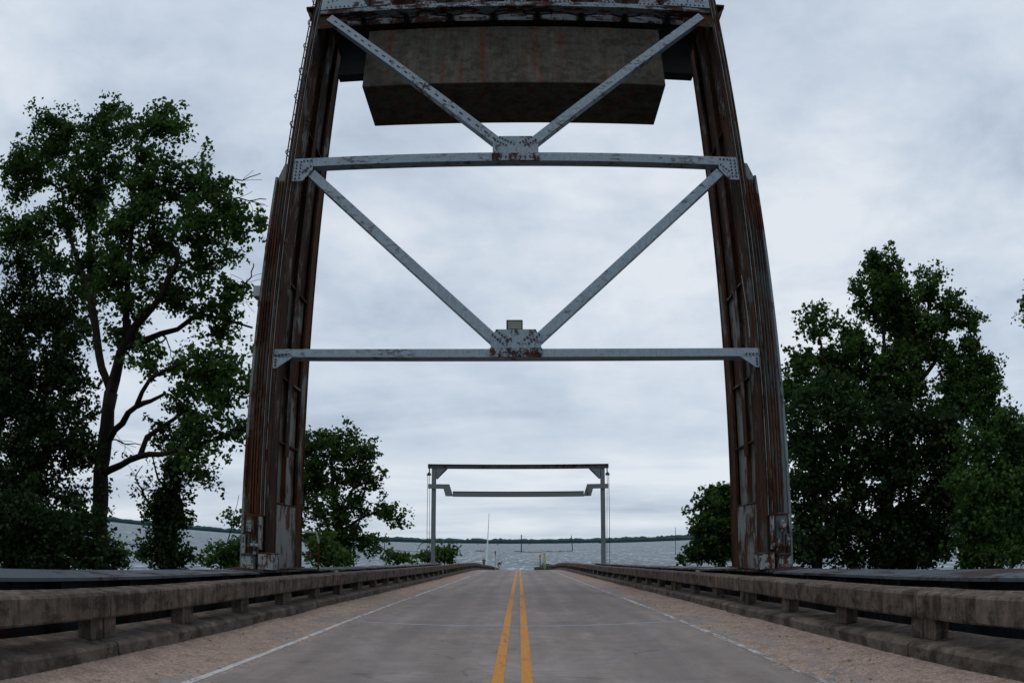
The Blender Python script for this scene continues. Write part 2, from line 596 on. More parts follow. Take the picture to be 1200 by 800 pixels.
def flat_line(name, x0, x1, ya, yb, mat, wob=.012):
    mb = MB()
    vs, fs = [], []
    ys = ysteps(ya, yb, .12 if yb < 60 else .6)
    for y in ys:
        a = wob * noise.noise(Vector((x0, y * 3, 0)))
        b_ = wob * noise.noise(Vector((x1 + 9, y * 3, 4)))
        vs += [(x0 + a, y, zd(y) + .004), (x1 + b_, y, zd(y) + .004)]
    fs = [(2 * i, 2 * i + 1, 2 * i + 3, 2 * i + 2) for i in range(len(ys) - 1)]
    mb.add(vs, fs)
    return kind(mb.build(name, mat), 'structure')


bpy.data.objects.remove(yl)
flat_line('yellow_line', -.235, -.10, -25, 59.9, M['yellow'], .008)
flat_line('yellow_line', -.235, -.10, 59.9, 190, M['yellow'], .0)
flat_line('yellow_line', .09, .225, -25, 59.9, M['yellow'], .008)
flat_line('yellow_line', .09, .225, 59.9, 190, M['yellow'], .0)
flat_line('white_edge_line', -3.265, -3.18, -25, 59.9, M['white'])
flat_line('white_edge_line', -3.27, -3.17, 59.9, 190, M['white'], 0)
flat_line('white_edge_line', 3.13, 3.23, -25, 59.9, M['white_worn'])
flat_line('white_edge_line', 3.13, 3.23, 59.9, 190, M['white_worn'], 0)

# steel expansion joints across the deck
for yj, sh in ((14.28, 1), (50.3, 0)):
    mb = MB()
    z = zd(yj)
    mb.box(-3.2, 3.1, yj - .045, yj - .012, z - .05, z + .009)
    mb.box(-3.2, 3.1, yj + .012, yj + .045, z - .05, z + .008)
    mb.box(-3.2, 3.1, yj - .0115, yj + .0115, z - .05, z + .0045, 1)
    kind(mb.build('expansion_joint', [M['joint'], M['black_steel']]), 'structure')


# gravel drifted against each curb
def gravel(side):
    mb = MB()
    ya, yb, dy, nx = 1.0, 84.0, .055, 26
    xs = np.linspace(3.05, 4.42, nx)
    vs, fs = [], []
    y = ya
    ny = 0
    while y < yb:
        z0 = zd(y)
        st = dy if y < 16 else (.12 if y < 32 else .3)
        for x in xs:
            e = (x - 3.05) / 1.37
            p = Vector((x * 1.4, y * .32 + side * 40, side * 7))
            h = noise.noise(p) * .50 + noise.noise(p * 3.1) * .26 + noise.noise(p * 9) * .14 + noise.noise(p * 26) * .08
            want = -.34 + e * 1.15 + h * .9
            if 13.6 < y < 15.4:
                want -= .35
            if y > 40:
                want -= (y - 40) * .006
            hh = max(-.03, min(1, want)) * .045
            hh += .006 * noise.noise(Vector((x * 28, y * 28, 3))) + .004 * noise.noise(Vector((x * 60, y * 60, 9)))
            vs.append((side * x, y, z0 + hh))
        ny += 1
        y += st
    for i in range(ny - 1):
        for k in range(nx - 1):
            a = i * nx + k
            fs.append((a, a + 1, a + nx + 1, a + nx))
    mb.add(vs, fs)
    # loose pebbles and clods
    for i in range(420):
        y = 4 + 26 * random.random() ** 1.6
        x = 3.2 + 1.15 * random.random() ** .6
        r = random.choice((.005, .007, .009, .012, .012, .022)) * random.uniform(.7, 1.2)
        c = Vector((side * x, y, zd(y) + .012 + .03 * max(0, (x - 3.5)) / .9))
        vs = []
        for k in range(6):
            d = [(1, 0, 0), (-1, 0, 0), (0, 1, 0), (0, -1, 0), (0, 0, .7), (0, 0, -.7)][k]
            vs.append(c + Vector(d) * r * random.uniform(.7, 1.3))
        mb.add(vs, [(0, 2, 4), (2, 1, 4), (1, 3, 4), (3, 0, 4), (2, 0, 5), (1, 2, 5), (3, 1, 5), (0, 3, 5)])
    o = mb.build('gravel', M['gravel'])
    kind(o, 'stuff')
    tag(o, ('pinkish loose gravel drifted between the left white line and its curb' if side < 0 else
            'pinkish loose gravel drifted along the right curb over the faded white line'), 'gravel')


gravel(-1)
gravel(1)

# lake, banks and far shore
mb = MB()
mb.add([(-9000, -200, WATER), (9000, -200, WATER), (9000, 9000, WATER), (-9000, 9000, WATER)], [(0, 1, 2, 3)])
kind(mb.build('lake', M['water']), 'structure')


def bank(side):
    mb = MB()
    xs = [7, 9, 12, 16, 22, 30, 45, 70, 120]
    ys = [-60, -40, -20, 0, 10, 20, 26, 32, 38, 44, 50, 58, 66]
    vs = []
    for y in ys:
        for x in xs:
            far = max(0, (y - (32 if side < 0 else 44))) / 14
            z = -4.9 + .5 * noise.noise(Vector((x * .2, y * .2, side))) - far * 1.3
            vs.append((side * x, y, z))
    fs = []
    n = len(xs)
    for i in range(len(ys) - 1):
        for k in range(n - 1):
            a = i * n + k
            fs.append((a, a + 1, a + n + 1, a + n))
    mb.add(vs, fs)
    kind(mb.build('bank', M['soil'], smooth=True), 'structure')


bank(-1)
bank(1)

# piers under the approach (part of the road structure)
mb = MB()
for y in range(-15, 180, 15):
    for x in (-3.4, 0, 3.4):
        mb.cyl((x, y, WATER - 4), (x, y, zd(y) - .9), .28)
    mb.box(-4.6, 4.6, y - .4, y + .4, zd(y) - 1.1, zd(y) - .52)
kind(mb.build('road_piers', M['curb']), 'structure')


def treeline(name, a0, a1, dist, hb, seed, mat, label):
    mb = MB()
    n = 900
    vs, fs = [], []
    for i in range(n + 1):
        a = a0 + (a1 - a0) * i / n
        p = Vector((a * 60, seed, 0))
        h = hb * (.80 + .28 * noise.noise(p) + .22 * noise.noise(p * 5) + .16 * noise.noise(p * 17) + .10 * random.random())
        x, y = math.sin(a) * dist, math.cos(a) * dist
        vs += [(x, y, WATER - .5), (x, y, WATER + h * .55), (x * 1.01, y * 1.01, WATER + h), (x * 1.05, y * 1.05, WATER + h * .6)]
    for i in range(n):
        for k in range(3):
            q = i * 4 + k
            fs.append((q, q + 4, q + 5, q + 1))
    mb.add(vs, fs)
    o = mb.build(name, mat)
    kind(o, 'stuff')
    tag(o, label, 'treeline')


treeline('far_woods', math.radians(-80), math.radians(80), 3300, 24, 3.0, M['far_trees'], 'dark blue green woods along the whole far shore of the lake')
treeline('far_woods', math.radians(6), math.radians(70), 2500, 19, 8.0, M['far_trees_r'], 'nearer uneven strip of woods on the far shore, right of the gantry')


# ------------------------------------------------------------------ concrete railings
def railing(side):
    lab = 'old stained concrete parapet with square posts and curb along the %s edge of the road' % ('left' if side < 0 else 'right')
    R = thing('concrete_railing', (side * 4.7, 7.55, 0), lab, 'railing', None)
    S = side
    joint0, seg = 7.55 if side < 0 else 7.58, 7.22
    k = -5
    while True:
        y0 = joint0 + seg * k + .018
        y1 = joint0 + seg * (k + 1) - .018
        if y0 > 168:
            break
        near = -8 < y0 < 40
        st = .18 if near else 1.2
        mb = MB()
        prof = [(4.50, .50), (4.49, .745), (4.515, .772), (4.85, .778), (4.88, .75), (4.88, .50), (4.86, .475), (4.52, .475)]
        prof = [(S * (x + .006 * math.sin(k * 7.3)), z + .006 * math.sin(k * 3.1)) for x, z in prof]
        sweep(mb, prof, ysteps(y0, y1, st), jit=.014 if near else 0)
        mb.build('cap_rail', M['concrete'], R)
        mb = MB()
        prof = [(4.40, -.3), (4.395, .165), (4.43, .205), (5.05, .235), (5.08, .20), (5.08, -.62), (4.40, -.62)]
        prof = [(S * (x + .005 * math.sin(k * 5.3)), z) for x, z in prof]
        sweep(mb, prof, ysteps(y0, y1, st), jit=.014 if near else 0)
        mb.build('curb', M['curb'], R)
        # posts: a half post at each end of the segment, two between
        for q, (a, w) in enumerate(((0.0, .27), (2.20, .37), (4.58, .37), (seg - .285, .27))):
            ya = joint0 + seg * k + a + (.018 if q == 0 else (-.003 if q == 3 else 0))
            if ya > 150:
                continue
            mb = MB()
            prof = [(S * 4.60, .215), (S * 4.60, .49), (S * 4.79, .49), (S * 4.79, .215)]
            sweep(mb, prof, ysteps(ya, ya + w, .15), jit=.008)
            mb.build('post', M['concrete'], R, bevel=.012 if near else 0)
        k += 1
    return R


railing(-1)
railing(1)


# ------------------------------------------------------------------ steel girders beside the deck
def girder(side):
    S = side
    xi, xo = 5.62, 6.48
    y0, y1 = -8, 57.2
    lab = ('long dark steel girder beside the %s parapet, carrying the %s tower leg' % (('left',) * 2 if side < 0 else ('right',) * 2))
    Gd = thing('steel_girder', (S * 6.1, 16, 0), lab, 'girder')
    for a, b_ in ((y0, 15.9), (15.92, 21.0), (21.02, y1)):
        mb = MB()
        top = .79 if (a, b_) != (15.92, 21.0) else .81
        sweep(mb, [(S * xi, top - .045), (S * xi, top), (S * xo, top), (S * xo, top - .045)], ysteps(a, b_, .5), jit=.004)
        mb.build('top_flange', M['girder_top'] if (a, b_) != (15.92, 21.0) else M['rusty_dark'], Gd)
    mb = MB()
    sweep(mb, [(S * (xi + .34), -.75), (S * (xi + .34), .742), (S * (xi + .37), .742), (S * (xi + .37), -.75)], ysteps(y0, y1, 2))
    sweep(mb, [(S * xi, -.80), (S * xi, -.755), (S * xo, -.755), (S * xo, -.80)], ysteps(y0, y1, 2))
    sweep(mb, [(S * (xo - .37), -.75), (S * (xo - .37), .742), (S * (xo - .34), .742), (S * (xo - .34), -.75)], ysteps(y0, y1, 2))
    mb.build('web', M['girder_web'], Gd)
    y = y0 + 1.0
    while y < y1:
        mb = MB()
        z = zd(y)
        mb.box(S * (xi + .05), S * (xi + .338), y, y + .02, z - .75, z + .738)
        mb.build('stiffener', M['girder_web'], Gd)
        y += 1.9
    mb = MB()
    z = zd(23.1)
    mb.box(S * 5.60, S * 5.80, 22.9, 23.3, z + .45, z + .742)
    mb.build('bearing_block', M['post_pale'], Gd, bevel=.01)


girder(-1)
girder(1)

# ------------------------------------------------------------------ the lift tower
D1, D2 = 16.75, 19.6          # front and back plane of the tower
XI = 5.75                     # inner face of each leg
GB = zd(17) + .81            # girder top at the tower
TOPZ = 20.5
T = thing('bridge_tower', (0, 17, GB), 'tall rusty steel lift bridge tower straddling the road with crossed grey bracing', 'tower')


def bolts(mb, pts, y, r=.024, mi=1):
    for x, z in pts:
        mb.cyl((x, y - .022, z), (x, y + .01, z), r, r * 1.05, 6, mi)


def leg(S):
    mb = MB()
    # near corner column (front) : angle + flange facing the road
    def bx(x0, x1, y0, y1, z0, z1, mi=0):
        mb.box(S * x0, S * x1, y0, y1, z0, z1, mi)
    zb = GB + .03
    # front plate behind the guides
    bx(XI + .012, XI + .235, D1 + .06, D1 + .09, zb, TOPZ, 0)
    # vertical guide ribs on the front face
    for i, (xa, w, pr, mi) in enumerate(((.0, .035, .06, 0), (.065, .022, .03, 3), (.105, .04, .055, 2), (.165, .02, .035, 3), (.20, .045, .065, 0))):
        bx(XI + xa, XI + xa + w, D1 - pr, D1 + .055, zb + (0 if i in (0, 4) else 1.25), TOPZ, mi)
    # inner side (road face): near flange, far flange, recessed web, mid rib
    bx(XI + .003, XI + .02, D1 + .10, D1 + .62, zb, TOPZ, 0)
    bx(XI - .004, XI + .002, D1 + .66, D2 - .58, zb, 2.33, 4)
    bx(XI - .006, XI + .05, D1 + .60, D1 + .64, zb, TOPZ, 2)
    bx(XI + .10, XI + .12, D1 + .65, D2 - .55, zb, 7.9, 4)
    bx(XI + .10, XI + .12, D1 + .65, D2 - .55, 7.9, TOPZ, 0)
    bx(XI - .02, XI + .095, D1 + 1.22, D1 + 1.27, 2.36, TOPZ, 2)
    bx(XI - .03, XI - .012, D1 + 1.10, D1 + 1.40, zb + 2.8, TOPZ, 0)
    bx(XI + .003, XI + .02, D2 - .54, D2 - .03, zb, TOPZ, 2)
    bx(XI - .02, XI + .23, D2 - .03, D2, zb, TOPZ, 2)
    bx(XI - .02, XI + .05, D2 - .57, D2 - .54, zb, TOPZ, 2)
    # horizontal stiffeners
    for i, z in enumerate((2.35, 3.85, 5.45, 7.9, 12.4, 17.6)):
        bx(XI - .01, XI + .096, D1 + .66, D1 + 1.21, z, z + .04, 0)
        bx(XI - .01, XI + .096, D1 + 1.28, D2 - .58, z - .01, z + .03, 0)
    # outer side skin and back
    bx(XI + .215, XI + .232, D1 + .10, D2 - .04, zb, TOPZ, 0)
    mb.build('leg', [M['rusty'], M['bolt'], M['rust_red'], M['flare'], M['panel']], T)
    # lower flare (outer half of the leg up to the first strut)
    mb = MB()
    zt = 11.05
    pl = [(S * (XI + .26), zb), (S * (XI + .63), zb), (S * (XI + .50), zt - .42), (S * (XI + .36), zt), (S * (XI + .26), zt + .02)]
    mb.prism(pl, D1 + .04, D1 + .07, 0)
    mb.prism([(S * (XI + .60), zb), (S * (XI + .66), zb), (S * (XI + .53), zt - .40), (S * (XI + .47), zt - .40)], D1 - .06, D1 + .035, 0)
    mb.prism([(S * (XI + .622), zb), (S * (XI + .64), zb), (S * (XI + .51), zt - .42), (S * (XI + .492), zt - .42)], D1 + .075, D2 - .1, 0)
    for z0 in (3.2, 3.35, 3.5, 5.0, 6.4):
        mb.cyl((S * (XI + .42), D1 + .02, z0), (S * (XI + .42), D1 + .05, z0), .02, .02, 6, 1)
    mb.build('flared_flange', [M['flare'] if S > 0 else M['panel'], M['bolt']], T)
    mb = MB()
    for xa, xb in ((.30, .335), (.375, .40), (.44, .475)):
        mb.box(S * (XI + xa), S * (XI + xb), D1 - .02, D1 + .035, zb + 1.3, zt - .5, 0)
    mb.build('guide_rail', [M['rust_red'] if S < 0 else M['rusty']], T)
    # base plate
    mb = MB()
    mb.box(S * (XI - .05), S * (XI + .72), D1 - .45, D2 + .2, GB + .002, GB + .03)
    mb.build('base_plate', M['rusty_dark'], T)


leg(-1)
leg(1)


def machinery(S):
    """lock and guide hardware at the foot of each leg"""
    mb = MB()
    z = GB + .031
    def b(x0, x1, y0, y1, z0, z1, mi=0):
        mb.box(S * x0, S * x1, y0, y1, z + z0, z + z1, mi)
    # base casting
    b(XI + .20, XI + .50, D1 - .38, D1 - .08, .0, .30)
    b(XI + .18, XI + .52, D1 - .40, D1 - .06, .302, .33, 1)
    # slotted yoke
    b(XI + .45, XI + .53, D1 - .28, D1 - .10, .34, .78)
    b(XI + .17, XI + .25, D1 - .28, D1 - .10, .34, .70)
    b(XI + .27, XI + .43, D1 - .20, D1 - .12, .36, .50, 2)
    b(XI + .29, XI + .41, D1 - .34, D1 - .12, .86, 1.12)
    b(XI + .335, XI + .365, D1 - .25, D1 - .20, .50, .86, 1)
    b(XI + .08, XI + .15, D1 - .22, D1 - .08, .45, 1.22)
    b(XI + .155, XI + .165, D1 - .26, D1 - .08, .60, 1.20, 1)
    b(XI + .52, XI + .55, D1 - .22, D1 - .07, .8, 1.25)
    b(XI + .10, XI + .53, D1 - .16, D1 - .07, 1.22, 1.27, 2)
    for x in (.24, .30, .36, .42, .46):
        mb.cyl((S * (XI + x), D1 - .392, z + .08), (S * (XI + x), D1 - .37, z + .08), .016, .016, 6, 1)
    for x, q in ((.32, .93), (.38, .93), (.32, 1.05), (.38, 1.05)):
        mb.cyl((S * (XI + x), D1 - .352, z + q), (S * (XI + x), D1 - .335, z + q), .018, .018, 6, 1)
    for q in (.5, .62, .72):
        mb.cyl((S * (XI + .49), D1 - .30, z + q), (S * (XI + .49), D1 - .27, z + q), .02, .02, 6, 1)
    mb.cyl((S * (XI + .12), D1 - .30, z + .55), (S * (XI + .30), D1 - .30, z + .55), .045, .045, 10, 0)
    mb.tube([(S * (XI + .22), D1 - .2, z + 1.25), (S * (XI + .22), D1 - .14, z + 2.0)], .012, 6, 2)
    mb.build('guide_lock', [M['white_paint'], M['bolt'], M['rust_red']], T, bevel=.008)
    mb = MB()
    mb.box(S * (XI - .24), S * (XI + .13), D1 - .26, D1 + .22, z, z + .36)
    mb.box(S * (XI - .25), S * (XI + .14), D1 - .27, D1 + .23, z + .362, z + .39, 1)
    mb.build('machinery_box', [M['white_paint'], M['rusty_dark']], T, bevel=.008)


machinery(-1)
machinery(1)


def H(v, Y=D1):            # slope (z/Y) measured from the eye -> world height in the plane Y
    return EYE + v * Y


# cross beams: front plate, bottom flange, top flange
def hbeam(name, z0, z1, dep, x0, x1, mat, yf=D1 - .10, gaps=None):
    mb = MB()
    mb.box(x0, x1, yf, yf + .02, z0, z1)
    mb.box(x0, x1, yf + .021, yf + dep, z0, z0 + .018)
    mb.box(x0, x1, yf + .021, yf + dep, z1 - .018, z1)
    mb.box(x0, x1, yf + dep * .5, yf + dep * .5 + .015, z0 + .019, z1 - .019)
    return mb.build(name, mat, T, bevel=.004)


# the frame's front bolts carry z up a touch so the beams sit like the photograph's
ZB0, ZB1 = H(.2505), H(.2622)
ZM0, ZM1 = H(.5545), H(.5692)
ZT0, ZT1 = H(.8690), H(.8790)
hbeam('cross_beam', ZB0, ZB1, .42, -XI - .03, XI + .03, M['steel_beam'])
hbeam('cross_beam', ZM0, ZM1, .30, -XI - .03, XI + .03, M['steel_beam'])
hbeam('top_chord', ZT0, ZT1, .30, -XI, XI, M['chord'])

# bracket under the ends of the bottom beam
for S in (-1, 1):
    mb = MB()
    mb.prism([(S * (XI + .03), ZB0 - .27), (S * (XI + .03), ZB0 - .002), (S * (XI - .45), ZB0 - .002), (S * (XI - .06), ZB0 - .27)], D1 - .095, D1 - .072)
    bolts(mb, [(S * (XI - .02 - .09 * i), ZB0 + .05) for i in range(4)] + [(S * (XI - .03), ZB0 - .06 - .07 * i) for i in range(3)], D1 - .11)
    mb.build('bracket', [M['steel'], M['bolt']], T)


def diag(a, b, name, mat, w=.235, laced=False):
    """box section brace in the front plane, a and b are (x, z)"""
    mb = MB()
    A = Vector((a[0], D1 - .07, a[1]))
    B = Vector((b[0], D1 - .07, b[1]))
    t = (B - A).normalized()
    nrm = Vector((-t.z, 0, t.x))
    if nrm.z > 0:
        nrm = -nrm
    mb.bar(A, B, w, .02)
    off = nrm * (w / 2 - .01)
    mb.bar(A + off + Vector((0, .13, 0)), B + off + Vector((0, .13, 0)), .02, .235)
    mb.bar(A - off + Vector((0, .13, 0)), B - off + Vector((0, .13, 0)), .02, .235)
    if laced:
        L = (B - A).length
        n = int(L / .30)
        for i in range(1, n):
            p = A + t * (L * i / n)
            mb.cyl(p + Vector((0, -.013, 0)) + t * .045, p + Vector((0, -.009, 0)) + t * .045, .028, .028, 6, 1)
            mb.bar(p + Vector((0, -.0125, 0)) - t * .05 , p + Vector((0, -.0125, 0)) + t * .05, .045, .004, 1)
    mb.build(name, [mat, M['bolt']], T)


def xs(v, Y=D1):
    return v * Y


diag((-5.28, 1.6 + 9.10), (-.30, ZB1 + .045), 'diagonal_brace', M['steel_beam'])
diag((5.28, 1.6 + 9.10), (.30, ZB1 + .045), 'diagonal_brace', M['steel_beam'])
diag((-5.45, H(.862)), (-.10, H(.5705)), 'diagonal_brace', M['steel'], laced=True)
diag((5.45, H(.862)), (.10, H(.5705)), 'diagonal_brace', M['steel_beam'])

# gussets
def gusset(pts, bl, y=D1 - .125, mat='gusset'):
    mb = MB()
    mb.prism(pts, y, y + .02)
    bolts(mb, bl, y)
    if mat == 'gusset':
        x0, z0 = pts[0]
        mb.box(x0 - .02, -x0 + .02, y - .012, y - .002, z0 - .01, z0 + .2, 2)
        for q in range(9):
            mb.cyl((x0 + .1 + q * (-2 * x0 - .2) / 8, y - .03, z0 + .1), (x0 + .1 + q * (-2 * x0 - .2) / 8, y - .01, z0 + .1), .02, .02, 6, 1)
        return mb.build('gusset_plate', [M[mat], M['bolt'], M['gusset_rust']], T)
    return mb.build('gusset_plate', [M[mat], M['bolt']], T)


def blrow(p, q, n):
    return [(p[0] + (q[0] - p[0]) * i / (n - 1), p[1] + (q[1] - p[1]) * i / (n - 1)) for i in range(n)]


zg = H(.2895)
gusset([(-.58, ZB0 + .01), (.58, ZB0 + .01), (.58, H(.276)), (.46, zg), (-.46, zg), (-.58, H(.276))],
       blrow((-.44, zg - .03), (-.20, zg - .24), 5) + blrow((-.54, zg - .13), (-.30, zg - .34), 5)
       + blrow((.44, zg - .03), (.20, zg - .24), 5) + blrow((.54, zg - .13), (.30, zg - .34), 5))
zg2 = H(.5975)
gusset([(-.58, ZM0 + .01), (.58, ZM0 + .01), (.58, H(.583)), (.42, zg2), (-.42, zg2), (-.58, H(.583))],
       blrow((-.40, zg2 - .04), (-.12, zg2 - .20), 5) + blrow((-.52, zg2 - .12), (-.24, zg2 - .28), 5)
       + blrow((.40, zg2 - .04), (.12, zg2 - .20), 5) + blrow((.52, zg2 - .12), (.24, zg2 - .28), 5)
       + blrow((-.5, ZM0 + .07), (.5, ZM0 + .07), 9))
for S in (-1, 1):
    z0, z1 = H(.529), ZM1 - .01
    gusset([(S * (XI + .02), z0), (S * (XI - .26), z0), (S * (XI - .50), z0 + .30), (S * (XI - .50), ZM0 + .0), (S * (XI - .46), z1), (S * (XI + .02), z1)],
           blrow((S * (XI - .05), z1 - .1), (S * (XI - .05), z0 + .08), 6) + blrow((S * (XI - .16), z1 - .1), (S * (XI - .16), z0 + .08), 6)
           + blrow((S * (XI - .24), z0 + .24), (S * (XI - .44), z0 + .42), 4)
           + blrow((S * (XI - .24), z1 - .08), (S * (XI - .44), z1 - .08), 3), mat='steel')
    # top corner gusset above the chord and small plate under it
    gusset([(S * (XI), ZT1 + .005), (S * (XI - 1.42), ZT1 + .005), (S * (XI - 1.05), ZT1 + .75), (S * XI, ZT1 + .95)],
           blrow((S * (XI - 1.25), ZT1 + .07), (S * (XI - .2), ZT1 + .07), 9) + blrow((S * (XI - .2), ZT1 + .3), (S * (XI - 1.0), ZT1 + .5), 7), mat='steel')
    gusset([(S * XI, H(.838)), (S * (XI - .62), H(.838)), (S * (XI - .40), H(.866)), (S * XI, H(.866))],
           blrow((S * (XI - .1), H(.845)), (S * (XI - .5), H(.845)), 4), y=D1 - .045, mat='rusty')

# top truss above the chord
for i in range(7):
    x = -3.9 + 1.3 * i
    mb = MB()
    mb.box(x - .14, x + .14, D1 - .02, D1 + .10, ZT1 + .002, ZT1 + 2.2)
    mb.build('truss_post', M['rusty_dark'], T)
    mb = MB()
    mb.bar((x + .14, D1 + .03, ZT1 + .02), (x + 1.16, D1 + .03, ZT1 + 2.1), .10, .05)
    mb.build('truss_diagonal', M['rusty_dark'], T)
    mb = MB()
    mb.bar((x - .14, D1 + .085, ZT1 + .02), (x - 1.16, D1 + .085, ZT1 + 2.1), .10, .04)
    mb.build('truss_diagonal', M['rusty_dark'], T)
for i in range(7):
    mb = MB()
    x = -3.9 + 1.3 * i
    mb.prism([(x - .34, ZT1 + .003), (x + .34, ZT1 + .003), (x + .2, ZT1 + .30), (x - .2, ZT1 + .30)], D1 - .06, D1 - .04)
    bolts(mb, blrow((x - .25, ZT1 + .06), (x + .25, ZT1 + .06), 5), D1 - .06)
    mb.build('splice_plate', [M['chord'], M['bolt']], T)
hbeam('upper_chord', ZT1 + 2.2, ZT1 + 2.45, .35, -XI, XI, M['steel_beam'])
# sheave girder behind the chord: pale lower strip broken by dark brackets
zs0, zs1 = H(.838, 17.5), H(.852, 17.5)
mb = MB()
mb.box(-5.1, 5.1, 17.45, 17.47, zs0, zs1, 0)
mb.box(-5.6, 5.6, 17.48, 19.3, zs0 + .0, zs0 + .03, 1)
mb.box(-5.6, 5.6, 17.52, 17.56, zs1 - .02, zs1 + 1.6, 1)
mb.box(-5.6, 5.6, 19.0, 19.04, zs0 + .031, zs1 + 1.6, 1)
mb.build('sheave_girder', [M['chord'], M['rusty_dark']], T)
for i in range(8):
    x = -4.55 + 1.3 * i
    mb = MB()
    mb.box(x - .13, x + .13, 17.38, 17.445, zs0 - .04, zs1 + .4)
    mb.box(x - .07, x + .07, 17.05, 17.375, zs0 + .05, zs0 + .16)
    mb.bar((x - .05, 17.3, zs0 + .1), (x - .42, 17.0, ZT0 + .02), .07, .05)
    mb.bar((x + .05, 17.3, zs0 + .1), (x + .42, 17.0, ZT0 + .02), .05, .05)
    mb.build('girder_bracket', M['black_steel'], T)
# top platform edge outside each leg and cap of the tower
mb = MB()
mb.box(-XI - .9, XI + .9, D1 - .3, D2 + .3, TOPZ, TOPZ + .5)
mb.build('tower_cap', M['rusty_dark'], T)
for S in (-1, 1):
    mb = MB()
    zz = H(.888)
    mb.box(S * (XI + .24), S * (XI + .48), D1 - .1, D2, zz, zz + .06)
    mb.bar((S * (XI + .24), D1, zz - .35), (S * (XI + .46), D1, zz), .06, .06)
    mb.bar((S * (XI + .24), D2 - .2, zz - .35), (S * (XI + .46), D2 - .2, zz), .06, .06)
    mb.build('outer_bracket', M['rusty_dark'], T)
    # short ring bolt seen on the front plate
    mb = MB()
    zr = H(.66)
    pts = [(S * (XI - .02) + .07 * math.cos(a), D1 + .35, zr + .07 * math.sin(a)) for a in [i * math.pi / 6 for i in range(13)]]
    mb.tube([Vector(p) for p in pts], .012, 6)
    mb.box(S * (XI - .03), S * (XI + .01), D1 + .3, D1 + .4, zr - .02, zr + .02)
    mb.build('lifting_ring', M['rusty_dark'], T)

# caged ladder up the outside of the left leg
mb = MB()
xa = -XI - .40
for dx in (0, .0):
    pass
z0, z1 = H(.570) - .2, TOPZ
mb.cyl((-XI - .35, D1 + .10, z0), (-XI - .35, D1 + .10, z1), .021, None, 6)
mb.cyl((-XI - .35, D1 + .52, z0), (-XI - .35, D1 + .52, z1), .021, None, 6)
mb.build('ladder', M['cable'], T)
lad = bpy.data.objects['ladder']
for i in range(24):
    z = z0 + .2 + i * .4
    r = MB(); r.cyl((-XI - .35, D1 + .10, z), (-XI - .35, D1 + .52, z), .011, None, 6)
    r.build('rung', M['cable'], lad)
for i in range(8):
    z = z0 + .6 + i * .92
    hoop = [(-XI - .35 - .10 * math.sin(a), D1 + .31 - .22 * math.cos(a), z) for a in [k * math.pi / 8 for k in range(9)]]
    r = MB(); r.tube([Vector(p) for p in hoop], .016, 5)
    for y in (D1 + .10, D1 + .52):
        r.cyl((-XI - .35, y, z), (-XI - .22, y, z), .01, None, 5)
    r.build('hoop', M['cable'], lad)
# cable drop on the right leg
mb = MB()
mb.tube([Vector((XI - .03, D1 + .5, H(.385))), Vector((XI - .03, D1 + .35, H(.33))), Vector((XI - .03, D1 + .28, H(.285)))], .008, 5)
mb.build('loose_cable', M['post_pale'], T)
# grey junction box on the outer edge of the left leg
mb = MB()
pj = at(300, 343, D1 + .3)
mb.box(pj.x - .03, -XI - .50, D1 + .15, D1 + .5, pj.z - .14, pj.z + .14)
mb.tube([Vector((pj.x + .08, D1 + .3, pj.z - .14)), Vector((pj.x + .08, D1 + .3, pj.z - .36))], .012, 6)
mb.build('junction_box', M['grey_box'], T, bevel=.01)

# ------------------------------------------------------------------ counterweight
zc0 = H(.705, 17.4)
CW = thing('counterweight', (0, 18.4, zc0), 'massive grey brown concrete counterweight block hanging high between the tower legs', 'counterweight')
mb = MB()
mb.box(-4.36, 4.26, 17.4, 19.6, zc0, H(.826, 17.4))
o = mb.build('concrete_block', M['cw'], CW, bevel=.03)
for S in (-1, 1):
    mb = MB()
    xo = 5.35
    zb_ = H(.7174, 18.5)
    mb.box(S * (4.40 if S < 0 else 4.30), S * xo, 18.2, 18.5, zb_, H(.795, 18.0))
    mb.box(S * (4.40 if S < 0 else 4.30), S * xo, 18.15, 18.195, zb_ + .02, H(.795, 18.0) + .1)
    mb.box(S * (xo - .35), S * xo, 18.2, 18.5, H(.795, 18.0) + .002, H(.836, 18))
    mb.build('guide_frame', M['black_steel'], CW)
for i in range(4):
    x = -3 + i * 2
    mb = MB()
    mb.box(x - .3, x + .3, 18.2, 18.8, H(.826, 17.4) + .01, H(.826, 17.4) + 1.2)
    mb.build('hanger', M['black_steel'], CW)

# ------------------------------------------------------------------ floodlight on the bottom beam
fl = at(603, 382, D1)
F = thing('floodlight', (fl.x, D1 - .02, zg), 'small rectangular floodlight on top of the lower centre gusset plate', 'light')
mb = MB()
w, h = .19, .125
mb.box(fl.x - w, fl.x + w, D1 - .10, D1 + .06, fl.z - h, fl.z + h)
case = mb.build('casing', M['lamp_case'], F, bevel=.015)
mb = MB()
mb.box(fl.x - w + .04, fl.x + w - .03, D1 - .108, D1 - .102, fl.z - h + .03, fl.z + h - .04)
mb.build('glass', M['glass'], F)
mb = MB()
for dx in (-.07, 0, .07):
    mb.cyl((fl.x + dx, D1 - .0, zg), (fl.x + dx, D1 - .0, fl.z - h), .012, None, 6)
mb.box(fl.x - .1, fl.x + .1, D1 - .05, D1 + .05, zg - .005, zg + .012)
mb.build('bracket', M['lamp_case'], F)

